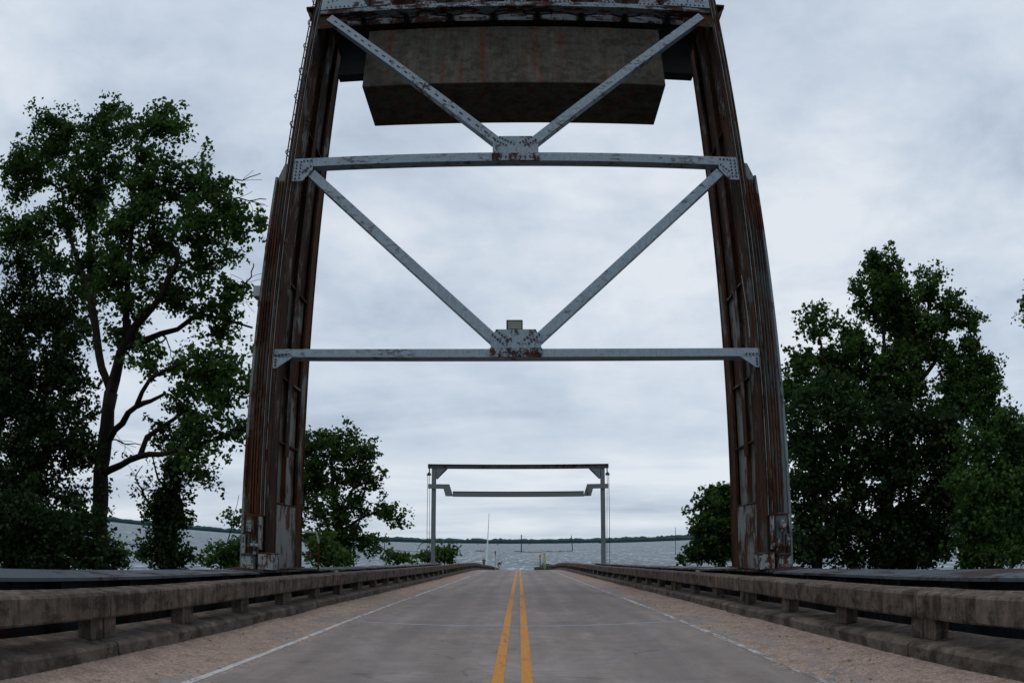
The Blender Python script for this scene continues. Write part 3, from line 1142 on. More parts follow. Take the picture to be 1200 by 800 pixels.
# handrail behind the left leg
mb = MB()
a = at(356, 623, 20.9); b_ = at(371, 623.5, 20.9); c_ = at(373.5, 636, 20.9)
gz = zd(20.9) + .80
HR = thing('handrail', (b_.x, 20.9, gz), 'bent rusty and white handrail standing on the girder behind the left tower leg', 'handrail')
mb.tube([a + Vector((-.3, -.6, 0)), a, b_, c_], .028, 8)
mb.build('top_rail', M['post_pale'], HR)
mb = MB()
mb.tube([c_, Vector((c_.x, 20.9, gz))], .03, 8)
mb.build('post', M['rust_red'], HR)
mb = MB()
mb.tube([Vector((a.x - .3, 20.3, a.z)), Vector((a.x - .3, 20.3, gz))], .03, 8)
mb.build('post', M['rust_red'], HR)
mb = MB()
mb.tube([Vector((a.x - .3, 20.3, gz + .42)), Vector((c_.x, 20.9, gz + .42))], .02, 8)
mb.build('mid_rail', M['rust_red'], HR)

# ------------------------------------------------------------------ distant barrier gantry
PD = 55.6
gzz = zd(PD) + .792
GA = thing('barrier_gantry', (0, PD, gzz), 'low grey steel gantry frame across the road far behind the big tower', 'gantry')
def pp(x, y):
    q = at(x, y, PD)
    return q
def sym(x):           # average of the two sides around the road centre
    return x
top = pp(606, 544.3).z; tb = pp(606, 549).z
XO, XP0, XP1 = 6.62, 6.47, 6.00      # outer end, post outer, post inner
for S in (-1, 1):
    mb = MB()
    x0, x1 = S * 6.12, S * 6.42
    mb.box(x0, x1, PD - .20, PD - .18, gzz, tb - .01)
    mb.box(x0, x1, PD + .18, PD + .20, gzz, tb - .01)
    mb.box(S * 6.26, S * 6.28, PD - .178, PD + .178, gzz, tb - .01)
    mb.build('post', M['portal'], GA)
    mb = MB()
    zk = pp(513, 561).z
    mb.prism([(S * 6.08, tb - .012), (S * 6.08, zk), (S * 6.04, zk), (S * 5.35, tb - .012)], PD - .21, PD - .18)
    mb.prism([(S * 6.08, tb - .012), (S * 6.08, zk), (S * 6.02, zk), (S * 5.25, tb - .012)], PD + .15, PD + .18)
    mb.build('knee_plate', M['portal'], GA)
    mb = MB()
    mb.cyl((S * 6.62, PD - .3, tb - .42), (S * 6.62, PD + .3, tb - .42), .10, None, 14)
    mb.box(S * 6.50, S * 6.80, PD - .08, PD + .08, tb - .55, tb - .42)
    mb.box(S * 6.58, S * 6.66, PD - .05, PD + .05, tb - .42, tb - .02)
    mb.build('pulley', M['portal_dark'], GA)
    mb = MB()
    zb_ = pp(600, 568).z
    mb.tube([Vector((S * 6.62, PD, tb - .5)), Vector((S * 6.62, PD, zb_))], .02, 6)
    mb.tube([Vector((S * 6.74, PD, tb - .5)), Vector((S * 6.74, PD, gzz - .3))], .02, 6)
    mb.tube([Vector((S * 6.60, PD, zb_)), Vector((S * 6.52, PD, gzz))], .016, 6)
    mb.build('cable', M['cable'], GA)
mb = MB()
mb.box(-6.72, 6.72, PD - .24, PD + .24, top - .03, top)
mb.box(-6.72, 6.72, PD - .16, PD - .14, tb, top - .032)
mb.box(-6.72, 6.72, PD - .24, PD + .24, tb - .002, tb + .02)
mb.build('top_beam', M['portal_dark'], GA)
# stepped barrier beam
z1t, z1b = pp(606, 567.8).z, pp(606, 573.2).z
z2t, z2b = pp(606, 576.2).z, pp(606, 581.8).z
mb = MB()
for S in (-1, 1):
    mb.prism([(S * 6.66, z1t), (S * 6.66, z1b), (S * 5.52, z1b), (S * 5.36, z2b), (S * 4.80, z2b), (S * 5.08, z1t)], PD - .30, PD - .22)
    mb.box(S * 6.66, S * 5.6, PD - .22, PD + .22, z1t - .03, z1t - .005)
mb.box(-4.83, 4.83, PD - .28, PD - .24, z2b + .0, z2t, 0)
mb.box(-4.83, 4.83, PD - .32, PD - .10, z2t, z2t + .02, 1)
mb.box(-4.83, 4.83, PD - .32, PD - .10, z2b - .02, z2b, 1)
mb.build('barrier_beam', [M['portal'], M['portal_dark']], GA)


# ------------------------------------------------------------------ trees
def build_np(name, V, F, mat, parent):
    me = bpy.data.meshes.new(name)
    nv, nf = len(V), len(F)
    k = F.shape[1]
    me.vertices.add(nv)
    me.vertices.foreach_set('co', V.astype(np.float32).ravel())
    me.loops.add(nf * k)
    me.loops.foreach_set('vertex_index', F.astype(np.int32).ravel())
    me.polygons.add(nf)
    me.polygons.foreach_set('loop_start', np.arange(0, nf * k, k, dtype=np.int32))
    me.materials.append(mat)
    me.update(calc_edges=True)
    me.validate()
    o = bpy.data.objects.new(name, me)
    col.objects.link(o)
    o.parent = parent
    o.matrix_parent_inverse = mw(parent).inverted()
    return o


def leaf_mesh(P, size, droop=.35):
    """diamond leaves (two-triangle folded quads) at points P"""
    n = len(P)
    nrm = rng.normal(size=(n, 3))
    nrm[:, 2] = np.abs(nrm[:, 2]) * 1.0 + .25
    nrm /= np.linalg.norm(nrm, axis=1)[:, None]
    t = rng.normal(size=(n, 3))
    t[:, 2] -= droop
    t -= nrm * (t * nrm).sum(1)[:, None]
    t /= np.linalg.norm(t, axis=1)[:, None]
    b = np.cross(nrm, t)
    s = size * rng.uniform(.6, 1.25, n)[:, None]
    V = np.empty((n, 4, 3))
    V[:, 0] = P - t * s * .55
    V[:, 1] = P + b * s * .42 + nrm * s * .06 - t * s * .08
    V[:, 2] = P + t * s * .6
    V[:, 3] = P - b * s * .42 + nrm * s * .06 - t * s * .08
    F = np.arange(n * 4).reshape(n, 4)
    return V.reshape(-1, 3), F


def tree(name, label, cat, Y, limbs, blobs, leafmat, bark='bark', leaf=.2, per=70, cr=.75, trunk_r=.4, dens=1.0, ground=-4.9, bare=(), group=None, step=.55, depth=.8, ivy=0):
    """limbs: polylines of (px, py, dY); blobs: (px, py, rx, ry, dY) ellipses of crown in the photo, given depth here"""
    nodes, par = [], []
    rmin = {}

    def add_poly(pts, parent):
        last = parent
        for q in pts:
            a = nodes[last] if last >= 0 else None
            if a is None:
                nodes.append(np.array(q)); par.append(-1); last = len(nodes) - 1
                continue
            d = np.linalg.norm(np.array(q) - a)
            n = max(1, int(d / step))
            for i in range(1, n + 1):
                p = a + (np.array(q) - a) * i / n
                if i < n:
                    p = p + rng.normal(size=3) * step * .07
                nodes.append(p); par.append(last); last = len(nodes) - 1
        return last

    first = limbs[0]
    pb = at(first[0][0], first[0][1], Y + first[0][2])
    base = np.array((pb.x, pb.y, ground))
    pts = [tuple(base)] + [tuple(at(x, y, Y + d)) for x, y, d in first]
    add_poly(pts, -1)
    for L in limbs[1:]:
        pts = [np.array(at(x, y, Y + d)) for x, y, d in L]
        N = np.array(nodes)
        j = int(np.argmin(((N - pts[0]) ** 2).sum(1)))
        n0 = len(nodes)
        add_poly(pts, j)
        for q_ in range(n0, len(nodes)):
            t_ = (q_ - n0) / max(1, len(nodes) - n0)
            rmin[q_] = trunk_r * (.40 * (1 - t_) + .09)
    # attractors
    att = []
    for (px, py, rx, ry, d) in blobs:
        c = np.array(at(px, py, Y + d))
        dist = np.linalg.norm(c - np.array((CX, 0, EYE)))
        mx, mz = rx * dist / FPX, ry * dist / FPX
        md = depth * (mx + mz) / 2
        n = max(2, int(round(dens * 5.2 * (mx * mz * md) ** (2 / 3) / (cr * cr))))
        u = rng.normal(size=(n, 3))
        u /= np.linalg.norm(u, axis=1)[:, None]
        rr = rng.uniform(0.15, 1, n)[:, None] ** (1 / 2.2)
        sc = np.array((mx, md, mz))
        for q in c + u * rr * sc:
            att.append((q, 1))
    for (px, py, d) in bare:
        att.append((np.array(at(px, py, Y + d)), 0))
    N0 = np.array(nodes)
    att.sort(key=lambda a: ((N0 - a[0]) ** 2).sum(1).min())
    clumps = []
    for q, leafy in att:
        N = np.array(nodes)
        dv = N - q
        dd = np.sqrt((dv ** 2).sum(1)) + .6 * np.maximum(0, N[:, 2] - q[2])
        dd[0] += 5
        j = int(np.argmin(dd))
        a = nodes[j]
        pd = a - nodes[par[j]] if par[j] >= 0 else np.array((0, 0, 1.))
        pd = pd / (np.linalg.norm(pd) + 1e-9)
        L = np.linalg.norm(q - a)
        if L < .15:
            clumps.append((q, leafy, j)); continue
        ctrl = a + (pd * .45 + np.array((0, 0, .12))) * L * .5 + (q - a) * .22
        n = max(2, int(L / step))
        last = j
        for i in range(1, n + 1):
            t = i / n
            p = (1 - t) ** 2 * a + 2 * t * (1 - t) * ctrl + t * t * q
            p = p + rng.normal(size=3) * .035 * (L / n)
            nodes.append(p); par.append(last); last = len(nodes) - 1
        clumps.append((q, leafy, last))
        if not leafy:
            for k in range(6):
                src = last - rng.integers(0, n)
                d2 = (q - a) / L + rng.normal(size=3) * .7
                d2 /= np.linalg.norm(d2)
                pos = nodes[src]
                l2 = src
                for s2 in range(3):
                    pos = pos + d2 * .28 + rng.normal(size=3) * .05
                    nodes.append(pos); par.append(l2); l2 = len(nodes) - 1
    N = np.array(nodes)
    n = len(N)
    # pipe-model radii
    r = np.zeros(n); acc = np.zeros(n)
    main = -np.ones(n, int); mr = np.zeros(n)
    e = 2.3; r0 = .010
    for i in range(n - 1, -1, -1):
        r[i] = max(r0, acc[i] ** (1 / e)) if acc[i] > 0 else r0
        p = par[i]
        if p >= 0:
            acc[p] += r[i] ** e
            if r[i] > mr[p]:
                mr[p] = r[i]; main[p] = i
    k = math.log(trunk_r / r0) / max(1e-6, math.log(r[0] / r0))
    r = r0 * (r / r0) ** k
    for i in range(n):
        p = par[i]
        if p >= 0 and main[p] == i:
            r[i] = max(r[i], r[p] * .90)
    for i in range(n):
        if i in rmin:
            r[i] = max(r[i], min(rmin[i], r[par[i]] * .95))
    # root flare
    for i in range(min(4, n)):
        r[i] *= 1.0 + .10 * (3 - i)
    # tubes
    Vs, Fs = [], []
    off = 0
    ring = {}
    ns = 6
    ang = np.arange(ns) * 2 * np.pi / ns
    ca, sa = np.cos(ang)[:, None], np.sin(ang)[:, None]
    ref = np.array((.31, .87, .12))

    def mk(pos, d, rad):
        nonlocal off
        d = d / (np.linalg.norm(d) + 1e-9)
        u = np.cross(d, ref); u /= np.linalg.norm(u) + 1e-9
        w = np.cross(d, u)
        wob = 1 + .06 * rng.normal(size=(ns, 1)) if rad > .08 else 1
        Vs.append(pos + (u * ca + w * sa) * rad * wob)
        off += ns
        return off - ns
    for i in range(n):
        p = par[i]
        if p < 0:
            ring[i] = mk(N[i], np.array((0, 0, 1.)), r[i])
            continue
        d = N[i] - N[p]
        if main[p] == i:
            a = ring[p]
        else:
            a = mk(N[p], d, min(r[p] * .8, r[i] * 1.1))
        if main[i] >= 0:
            d = d + (N[main[i]] - N[i])
        b = mk(N[i], d, r[i])
        ring[i] = b
        for q in range(ns):
            Fs.append((a + q, a + (q + 1) % ns, b + (q + 1) % ns, b + q))
    root = thing(name, tuple(base), label, cat, group)
    o = build_np('trunk', np.vstack(Vs), np.array(Fs), M[bark], root)
    o.data.polygons.foreach_set('use_smooth', [True] * len(o.data.polygons))
    # leaves
    pts = []
    for q, leafy, j in clumps:
        if not leafy:
            continue
        m = int(per * 1.25 * rng.uniform(.5, 1.5))
        rad = cr * rng.uniform(.65, 1.2)
        # each clump is several sprigs, so its outline is ragged
        ks = rng.integers(4, 7)
        sp = q + rng.normal(size=(ks, 3)) * rad * np.array((.75, .75, .55))
        w = rng.integers(0, ks, m)
        pts.append(sp[w] + rng.normal(size=(m, 3)) * rad * np.array((.33, .33, .27)))
        # leaves along the last twig
        m2 = m // 6
        jj = j
        seg = []
        for _ in range(3):
            if par[jj] < 0: break
            seg.append((N[jj], N[par[jj]])); jj = par[jj]
        for A, B in seg[:2]:
            t = rng.uniform(size=(m2, 1))
            pts.append(A + (B - A) * t + rng.normal(size=(m2, 3)) * .16)
    if ivy:
        m = ivy
        ids = rng.integers(0, min(n, 40), m)
        pts.append(N[ids] + rng.normal(size=(m, 3)) * np.array((.3, .3, .35)))
    if pts:
        PP = np.vstack(pts)
        V, Fq = leaf_mesh(PP, leaf)
        build_np('crown', V, Fq, M[leafmat], root)
    return root


# big cottonwood on the left
tree('cottonwood_tree', 'tallest tree at left, broad open crown on a dark forked trunk', 'tree', 27,
     [[(120, 640, 0), (118, 590, 0), (118, 552, 0), (125, 500, .1), (130, 460, .2)],
      [(130, 460, .2), (116, 416, .3), (105, 340, .4), (96, 320, .5), (76, 260, .7), (72, 215, 1)],
      [(96, 320, .5), (68, 316, 0), (24, 284, -.8), (0, 275, -1)],
      [(130, 460, .2), (138, 430, 0), (148, 400, -.2), (165, 375, -.3), (190, 345, -.6), (208, 308, -.5), (200, 284, 0), (216, 252, .3)],
      [(148, 400, -.2), (148, 360, -.6), (152, 300, -1), (155, 240, -.8), (160, 180, -.4)],
      [(105, 340, .4), (104, 290, 1.4), (112, 220, 1.8), (125, 160, 1.6)],
      [(128, 515, .1), (134, 504, -.3), (160, 476, -1), (176, 444, -1.4), (208, 428, -1.7), (232, 415, -1.7)],
      [(160, 476, -1), (176, 470, .2), (192, 462, .8)],
      [(118, 556, 0), (130, 550, -.3), (164, 534, -.7), (200, 530, -1.2), (248, 516, -1.6), (288, 500, -2)],
      [(164, 534, -.7), (172, 512, -.2), (196, 496, .4), (220, 480, .8)],
      [(150, 402, -.2), (172, 398, .6), (208, 386, 1.2), (232, 368, 1.6), (260, 374, 1.8), (296, 384, 2)],
      [(117, 545, 0), (110, 538, .4), (84, 508, .9), (76, 488, 1.2)]],
     [(60, 160, 42, 30, .5), (130, 150, 42, 26, .8), (188, 148, 40, 26, -.5), (30, 205, 42, 34, 0), (108, 205, 46, 38, .5), (180, 205, 46, 40, -.6),
      (243, 212, 28, 28, -.5), (160, 262, 44, 34, -.8), (228, 262, 36, 26, -1), (282, 266, 30, 16, -1.1), (262, 235, 18, 18, -.8), (248, 300, 30, 22, -.4), (275, 370, 18, 10, 1.4), (238, 368, 20, 14, 1), (95, 245, 36, 26, .8), (118, 300, 24, 30, 1), (15, 262, 28, 26, -1), (60, 262, 30, 18, .3),
      (145, 330, 36, 34, -.8), (205, 335, 34, 26, .2), (180, 300, 30, 25, 0), (262, 345, 20, 18, 0), (150, 395, 22, 26, .5), (100, 360, 16, 40, 1),
      (265, 388, 26, 10, 1.8), (240, 425, 40, 20, -1.5), (268, 450, 28, 30, -1.8), (225, 468, 32, 22, .6), (255, 500, 38, 22, -1.7), (190, 512, 16, 12, .3),
      (222, 545, 24, 16, -1.3), (60, 300, 30, 14, 0), (180, 420, 14, 20, -.6)],
     'leaf_a', leaf=.19, per=64, cr=.50, trunk_r=.34, dens=.74,
     bare=[(284, 212, -.4), (292, 236, -.5), (294, 325, .5), (286, 345, 1), (200, 410, 1), (147, 520, .4), (183, 410, -.2)])
# dark tree at the left edge
tree('dark_leafed_tree', 'dense nearly black tree at the far left edge, in front of the tallest tree', 'tree', 23,
     [[(30, 650, 0), (32, 560, 0), (28, 470, 0), (22, 400, 0), (30, 340, 0)],
      [(30, 520, 0), (60, 450, .3), (80, 410, .5)], [(30, 480, 0), (0, 420, -.5), (-20, 380, -.8)], [(32, 560, 0), (70, 520, -.3), (95, 500, 0)]],
     [(20, 325, 28, 24, 0), (55, 365, 36, 28, .3), (5, 390, 40, 36, 0), (68, 415, 34, 30, .3), (20, 450, 48, 36, 0), (80, 455, 28, 30, .2),
      (35, 500, 48, 32, 0), (78, 520, 30, 26, 0), (20, 555, 44, 36, 0), (65, 575, 28, 20, 0), (-30, 480, 40, 80, 0)],
     'leaf_b', leaf=.16, per=110, cr=.62, trunk_r=.3, dens=1.25)
# understorey at left
tree('bush', 'dark bushy thicket behind the left girder at the left edge', 'bush', 19,
     [[(40, 650, 0), (45, 620, 0)], [(45, 635, 0), (90, 625, 0)], [(45, 640, 0), (0, 615, 0)]],
     [(15, 615, 48, 34, 0), (60, 625, 36, 34, 0), (95, 628, 26, 26, 0), (30, 655, 60, 20, 0), (120, 652, 30, 16, 0), (-40, 620, 50, 40, 0)],
     'leaf_b', leaf=.14, per=80, cr=.42, trunk_r=.09, dens=1.3, step=.3)
tree('bush', 'brighter green low bush right of the tall forked trunk, left of the vine covered tree', 'bush', 21,
     [[(112, 655, 0), (112, 645, 0)]],
     [(100, 657, 40, 9, 0), (140, 655, 16, 14, 0)],
     'leaf_c', leaf=.13, per=44, cr=.34, trunk_r=.05, dens=.9, step=.3)
# slender ivy tree
tree('vine_covered_tree', 'slender tree wrapped in dark vines between the forked trunk and the left tower leg', 'tree', 31,
     [[(200, 650, 0), (203, 600, 0), (208, 550, 0), (212, 505, 0), (222, 480, 0)],
      [(205, 590, 0), (185, 560, .3), (178, 530, .4)], [(208, 550, 0), (232, 540, -.2), (255, 528, 0)], [(203, 600, 0), (175, 590, .2), (160, 570, .3)]],
     [(206, 540, 18, 24, 0), (203, 580, 20, 24, 0), (198, 618, 26, 24, 0), (192, 650, 34, 16, 0), (185, 600, 14, 14, 0), (225, 512, 18, 18, 0), (238, 560, 12, 12, 0)],
     'leaf_d', leaf=.17, per=62, cr=.46, trunk_r=.16, dens=1.15, ivy=900,
     bare=[(160, 556, .2), (168, 575, .2)])
tree('bush', 'light green shrub beside the foot of the left tower leg', 'bush', 24,
     [[(262, 655, 0), (264, 645, 0)], [(262, 655, 0), (275, 600, .3), (280, 580, .4)]],
     [(258, 650, 22, 12, 0), (278, 640, 12, 16, 0), (272, 655, 18, 9, 0), (276, 610, 9, 7, .3)],
     'leaf_a', leaf=.14, per=48, cr=.34, trunk_r=.05, dens=1.0, step=.3)
# tree right behind the left leg
tree('leafy_tree', 'medium tree just right of the left tower leg, one bough drooping over the lake', 'tree', 38,
     [[(398, 655, 0), (398, 620, 0), (392, 580, 0), (388, 540, 0), (395, 510, 0)],
      [(395, 600, 0), (415, 570, -.4), (425, 535, -.4)], [(398, 625, 0), (425, 605, .3), (448, 598, .5), (466, 606, .6)],
      [(398, 640, 0), (375, 600, .5), (368, 560, .5)], [(400, 645, 0), (418, 620, -.6), (424, 600, -.6)]],
     [(372, 520, 20, 22, 0), (402, 512, 18, 18, 0), (428, 528, 16, 14, 0), (375, 560, 24, 24, 0), (405, 553, 24, 22, 0), (436, 558, 14, 15, 0),
      (385, 600, 28, 22, 0), (420, 590, 20, 16, 0), (448, 598, 15, 11, .4), (464, 608, 9, 9, .5), (380, 638, 26, 18, 0), (412, 630, 22, 16, 0), (436, 632, 14, 9, 0),
      (345, 560, 20, 60, .5)],
     'leaf_a', leaf=.18, per=66, cr=.46, trunk_r=.2, dens=.72)
tree('bush', 'yellow green thicket below the tree right of the left tower leg', 'bush', 33,
     [[(385, 655, 0), (385, 648, 0)]],
     [(372, 650, 16, 14, 0), (392, 652, 16, 10, 0), (412, 656, 14, 7, 0), (378, 635, 10, 10, 0)],
     'leaf_c', leaf=.17, per=46, cr=.4, trunk_r=.05, dens=1.0, step=.3)
tree('bush', 'tiny round bush at the lake edge left of the gantry', 'bush', 50,
     [[(466, 655, 0), (466, 650, 0)]], [(464, 652, 14, 5, 0)], 'leaf_c', leaf=.2, per=44, cr=.36, trunk_r=.04, dens=1.3, step=.3)
tree('bush', 'rounded green bush around the foot of the left gantry post', 'bush', 60,
     [[(514, 655, 0), (514, 648, 0)]], [(500, 651, 14, 5, 0), (520, 648, 12, 8, 0), (527, 652, 6, 6, 0)], 'leaf_c', leaf=.24, per=50, cr=.42, trunk_r=.05, dens=1.4, step=.3,
     bare=[(494, 636, 0), (505, 634, 0)])

# right side
RB = [(1035, 308, 18, 20, 0), (1036, 335, 14, 18, -.6), (1022, 350, 22, 26, 0), (1052, 345, 22, 30, 0), (1090, 335, 10, 28, 0), (1112, 362, 11, 30, 0), (1137, 392, 11, 28, 0),
      (1080, 395, 36, 32, 0), (1128, 428, 28, 26, 0), (955, 378, 14, 20, 0), (936, 425, 16, 24, 0), (972, 428, 20, 26, .3), (1008, 425, 30, 26, 0), (1055, 440, 46, 34, 0),
      (1125, 470, 38, 30, 0), (1155, 440, 16, 26, 0), (1160, 480, 22, 26, .4), (1010, 470, 40, 30, 0), (925, 460, 14, 26, 0), (1060, 380, 26, 26, .5), (990, 395, 16, 16, .6)]
tree('tall_poplar_tree', 'tallest tree on the right side, ragged crown with several pointed tops', 'tree', 30,
     [[(1040, 650, 0), (1040, 560, 0), (1038, 480, 0), (1036, 400, 0), (1034, 330, 0)],
      [(1040, 540, 0), (1070, 460, .3), (1088, 380, .4), (1090, 325, .4)], [(1040, 560, 0), (1000, 480, -.3), (965, 420, -.4), (955, 370, -.4)],
      [(1070, 460, .3), (1105, 410, .2), (1112, 350, .2)], [(1040, 580, 0), (1100, 500, -.4), (1132, 430, -.4), (1138, 385, -.4)], [(1000, 480, -.3), (1008, 430, .4), (1012, 390, .4)]],
     RB, 'leaf_a', leaf=.18, per=70, cr=.44, trunk_r=.28, dens=.95)
tree('dark_leafed_tree', 'dark dense tree right beside the right tower leg', 'tree', 26,
     [[(955, 650, 0), (955, 580, 0), (950, 520, 0), (948, 470, 0)], [(955, 600, 0), (990, 540, 0), (1005, 500, 0)]],
     [(948, 470, 22, 26, 0), (985, 480, 28, 24, 0), (945, 520, 26, 32, 0), (990, 530, 34, 32, 0), (945, 580, 28, 34, 0), (990, 590, 38, 36, 0), (950, 635, 32, 26, 0), (1000, 640, 36, 22, 0)],
     'leaf_d', leaf=.165, per=100, cr=.58, trunk_r=.2, dens=1.3)
tree('dark_leafed_tree', 'very dark tree below the tallest right tree, behind the right girder', 'tree', 25,
     [[(1065, 650, 0), (1065, 580, 0), (1060, 520, 0)], [(1065, 600, 0), (1100, 560, 0), (1110, 520, 0)]],
     [(1050, 500, 36, 30, 0), (1100, 510, 34, 30, 0), (1050, 550, 38, 36, 0), (1105, 560, 36, 36, 0), (1050, 605, 38, 34, 0), (1105, 615, 36, 34, 0), (1070, 645, 50, 20, 0)],
     'leaf_b', leaf=.165, per=110, cr=.58, trunk_r=.2, dens=1.35)
tree('leafy_tree', 'broad tree at the far right edge, lower than the tall pointed one beside it', 'tree', 20,
     [[(1160, 650, 0), (1160, 590, 0), (1158, 540, 0)], [(1160, 600, 0), (1190, 560, 0), (1215, 520, 0)]],
     [(1150, 530, 24, 22, 0), (1190, 520, 22, 24, 0), (1140, 570, 28, 26, 0), (1185, 575, 32, 30, 0), (1150, 615, 32, 28, 0), (1200, 625, 36, 30, 0), (1160, 650, 50, 16, 0), (1180, 495, 14, 10, 0), (1205, 560, 20, 50, 1), (1165, 600, 40, 50, 1.2)],
     'leaf_a', leaf=.135, per=92, cr=.42, trunk_r=.14, dens=1.25)
tree('edge_tree', 'tree mostly beyond the right edge, only a twiggy bough end reaching in', 'tree', 24,
     [[(1290, 640, 0), (1290, 540, 0), (1280, 440, 0), (1262, 400, 0)]],
     [(1208, 362, 11, 20, 0), (1245, 370, 24, 30, 0)],
     'leaf_a', leaf=.18, per=50, cr=.4, trunk_r=.12, dens=1.0)
tree('round_leafed_tree', 'rounded green tree just left of the right tower leg', 'tree', 36,
     [[(845, 650, 0), (845, 610, 0), (846, 580, 0)], [(845, 630, 0), (822, 625, 0), (812, 635, 0)]],
     [(848, 582, 16, 20, 0), (834, 592, 12, 16, 0), (830, 622, 18, 18, 0), (850, 620, 16, 26, 0), (816, 643, 12, 10, 0), (838, 646, 22, 13, 0), (806, 651, 5, 4, 0), (870, 610, 20, 50, 0)],
     'leaf_a', leaf=.19, per=80, cr=.42, trunk_r=.15, dens=1.1)

# ------------------------------------------------------------------ things on and by the lake
def onwater(px, py):
    """point on the lake surface seen at a photo position"""
    lo, hi = 60.0, 3000.0
    for _ in range(60):
        mid = (lo + hi) / 2
        if at(px, py, mid).z > WATER:
            hi, lo = hi, mid
        else:
            hi = mid
        if lo >= hi: break
    # direct solution
    a = at(px, py, 100.0)
    t = (WATER - EYE) / (a.z - EYE)
    return Vector((CX + (a.x - CX) * t, 100.0 * t, WATER))


def pole(name, label, pb, pt_px, rb, rt, mat, group=None, extra=None):
    b = onwater(*pb) if not isinstance(pb, Vector) else pb
    t = at(pt_px[0], pt_px[1], b.y)
    mb = MB()
    mb.cyl(b + Vector((0, 0, -1.5)), b.lerp(t, .5), rb, (rb + rt) / 2, 8)
    mb.cyl(b.lerp(t, .5), t, (rb + rt) / 2, rt, 8)
    if extra:
        extra(mb, b, t)
    o = mb.build(name, mat)
    tag(o, label, 'pole', group)
    return o


def xarm(mb, b, t):
    mb.box(t.x - .9, t.x + .9, t.y - .1, t.y + .1, t.z - 1.2, t.z - .95)
    mb.box(t.x - .25, t.x + .25, t.y - .25, t.y + .25, t.z - .5, t.z)


pole('marker_pole', 'dark pole with a cross arm at the left end of the low breakwater', (611, 645.8), (611, 626), .42, .34, M['pole_dark'], extra=xarm)
pole('marker_pole', 'dark pole at the right end of the low breakwater', (671, 645.2), (669.5, 627), .38, .28, M['pole_dark'])
pole('marker_pole', 'thin dark pole in open water near the round tree at right', (791.5, 649.5), (791.5, 617.5), .16, .11, M['pole_dark'])
pole('marker_pole', 'thin dark pole in the lake behind the left drooping bough', (451, 645.5), (450.5, 628), .28, .22, M['pole_dark'])
# leaning white mast
b = Vector((CX + (569.5 - 608.5) / 880 * 150, 150, WATER))
t = at(573.2, 601, 150)
mb = MB()
mb.cyl(b, b.lerp(t, .62), .15, .12, 8, 0)
mb.cyl(b.lerp(t, .62), t, .07, .04, 8, 1)
o = mb.build('leaning_mast', [M['pole_white'], M['grey_box']])
tag(o, 'tall thin white mast leaning slightly right beyond the end of the road', 'mast')

# breakwaters: low ragged stone ridges
def breakwater(pts, label, h=.9):
    mb = MB()
    W = [onwater(x, y) for x, y in pts]
    for a, c in zip(W[:-1], W[1:]):
        L = (c - a).length
        n = max(2, int(L / 1.1))
        for i in range(n):
            p = a.lerp(c, i / n)
            rr = random.uniform(.5, 1.0) * h
            vs = []
            for d in ((1, 0, 0), (-1, 0, 0), (0, 1, 0), (0, -1, 0), (.3, .2, .8), (0, 0, -1), (-.4, -.2, .7)):
                vs.append(p + Vector((d[0] * rr * 1.3, d[1] * rr * 1.6, d[2] * rr * random.uniform(.6, 1.3))))
            mb.add(vs, [(0, 2, 4), (2, 1, 6), (2, 6, 4), (1, 3, 6), (3, 4, 6), (3, 0, 4), (2, 0, 5), (1, 2, 5), (3, 1, 5), (0, 3, 5)])
    o = mb.build('breakwater', M['rock'])
    tag(o, label, 'breakwater')


breakwater([(603, 645.6), (615, 646.6), (630, 646.8), (645, 646), (655, 646), (671, 645.6)], 'low dark stone ridge in the lake seen through the gantry', .75)
breakwater([(418, 644), (455, 644.6), (478, 645.8), (500, 646.2)], 'low dark ridge in the lake left of the gantry post', .75)

for i, (px, py) in enumerate([(486, 637.6), (497, 638.2), (513, 637.8), (526, 637.9), (541, 638.2), (560, 638), (571, 638.4), (583, 638.2), (648, 636.8), (652, 637.2), (664, 636.6), (679, 636.6), (695, 636.4), (455, 637.6), (620, 638.3)]):
    b = onwater(px, py)
    mb = MB()
    k = b.y / 880
    hh = random.uniform(.8, 1.7) * k
    mb.cyl(b + Vector((0, 0, -1)), b + Vector((random.uniform(-.2, .2) * k, 0, hh)), .45 * k, .28 * k, 7)
    mb.cyl(b + Vector((0, 0, hh * .4)), b + Vector((random.choice((-.9, .8)) * k, 0, hh * .8)), .2 * k, .1 * k, 6)
    tag(mb.build('dead_stump', M['pole_dark']), 'broken dead tree stump sticking up far out in the lake', 'stump', 'dead stumps far out in the lake')

# red boat
b = onwater(562.5, 645.6)
k = b.y / 880
BT = thing('boat', tuple(b), 'small flat rust red boat on the lake just left of the white mast', 'boat')
mb = MB()
L, Wd, hh = 5.2 * k, 1.6 * k, 1.0 * k
vs, fs = [], []
NS = 9
for i in range(NS):
    t = -1 + 2 * i / (NS - 1)
    wd = Wd * (1 - abs(t) ** 3.2) + .05
    for z, s_ in ((0, .6), (hh, 1.0)):
        vs += [(b.x + t * L, b.y - wd * s_, b.z + z - .15 + .25 * hh * t * t), (b.x + t * L, b.y + wd * s_, b.z + z - .15 + .25 * hh * t * t)]
for i in range(NS - 1):
    o_ = i * 4
    for q in ((0, 4, 6, 2), (1, 3, 7, 5), (2, 6, 7, 3), (0, 1, 5, 4)):
        fs.append(tuple(o_ + w for w in q))
fs += [(0, 2, 3, 1), (4 * (NS - 1), 4 * (NS - 1) + 1, 4 * (NS - 1) + 3, 4 * (NS - 1) + 2)]
mb.add(vs, fs)
mb.build('hull', M['red_hull'], BT)
mb = MB()
mb.box(b.x - .8 * k, b.x + .9 * k, b.y - .5 * k, b.y + .5 * k, b.z + hh - .14, b.z + hh + .3 * k)
mb.build('seat', M['cloth_red'], BT)

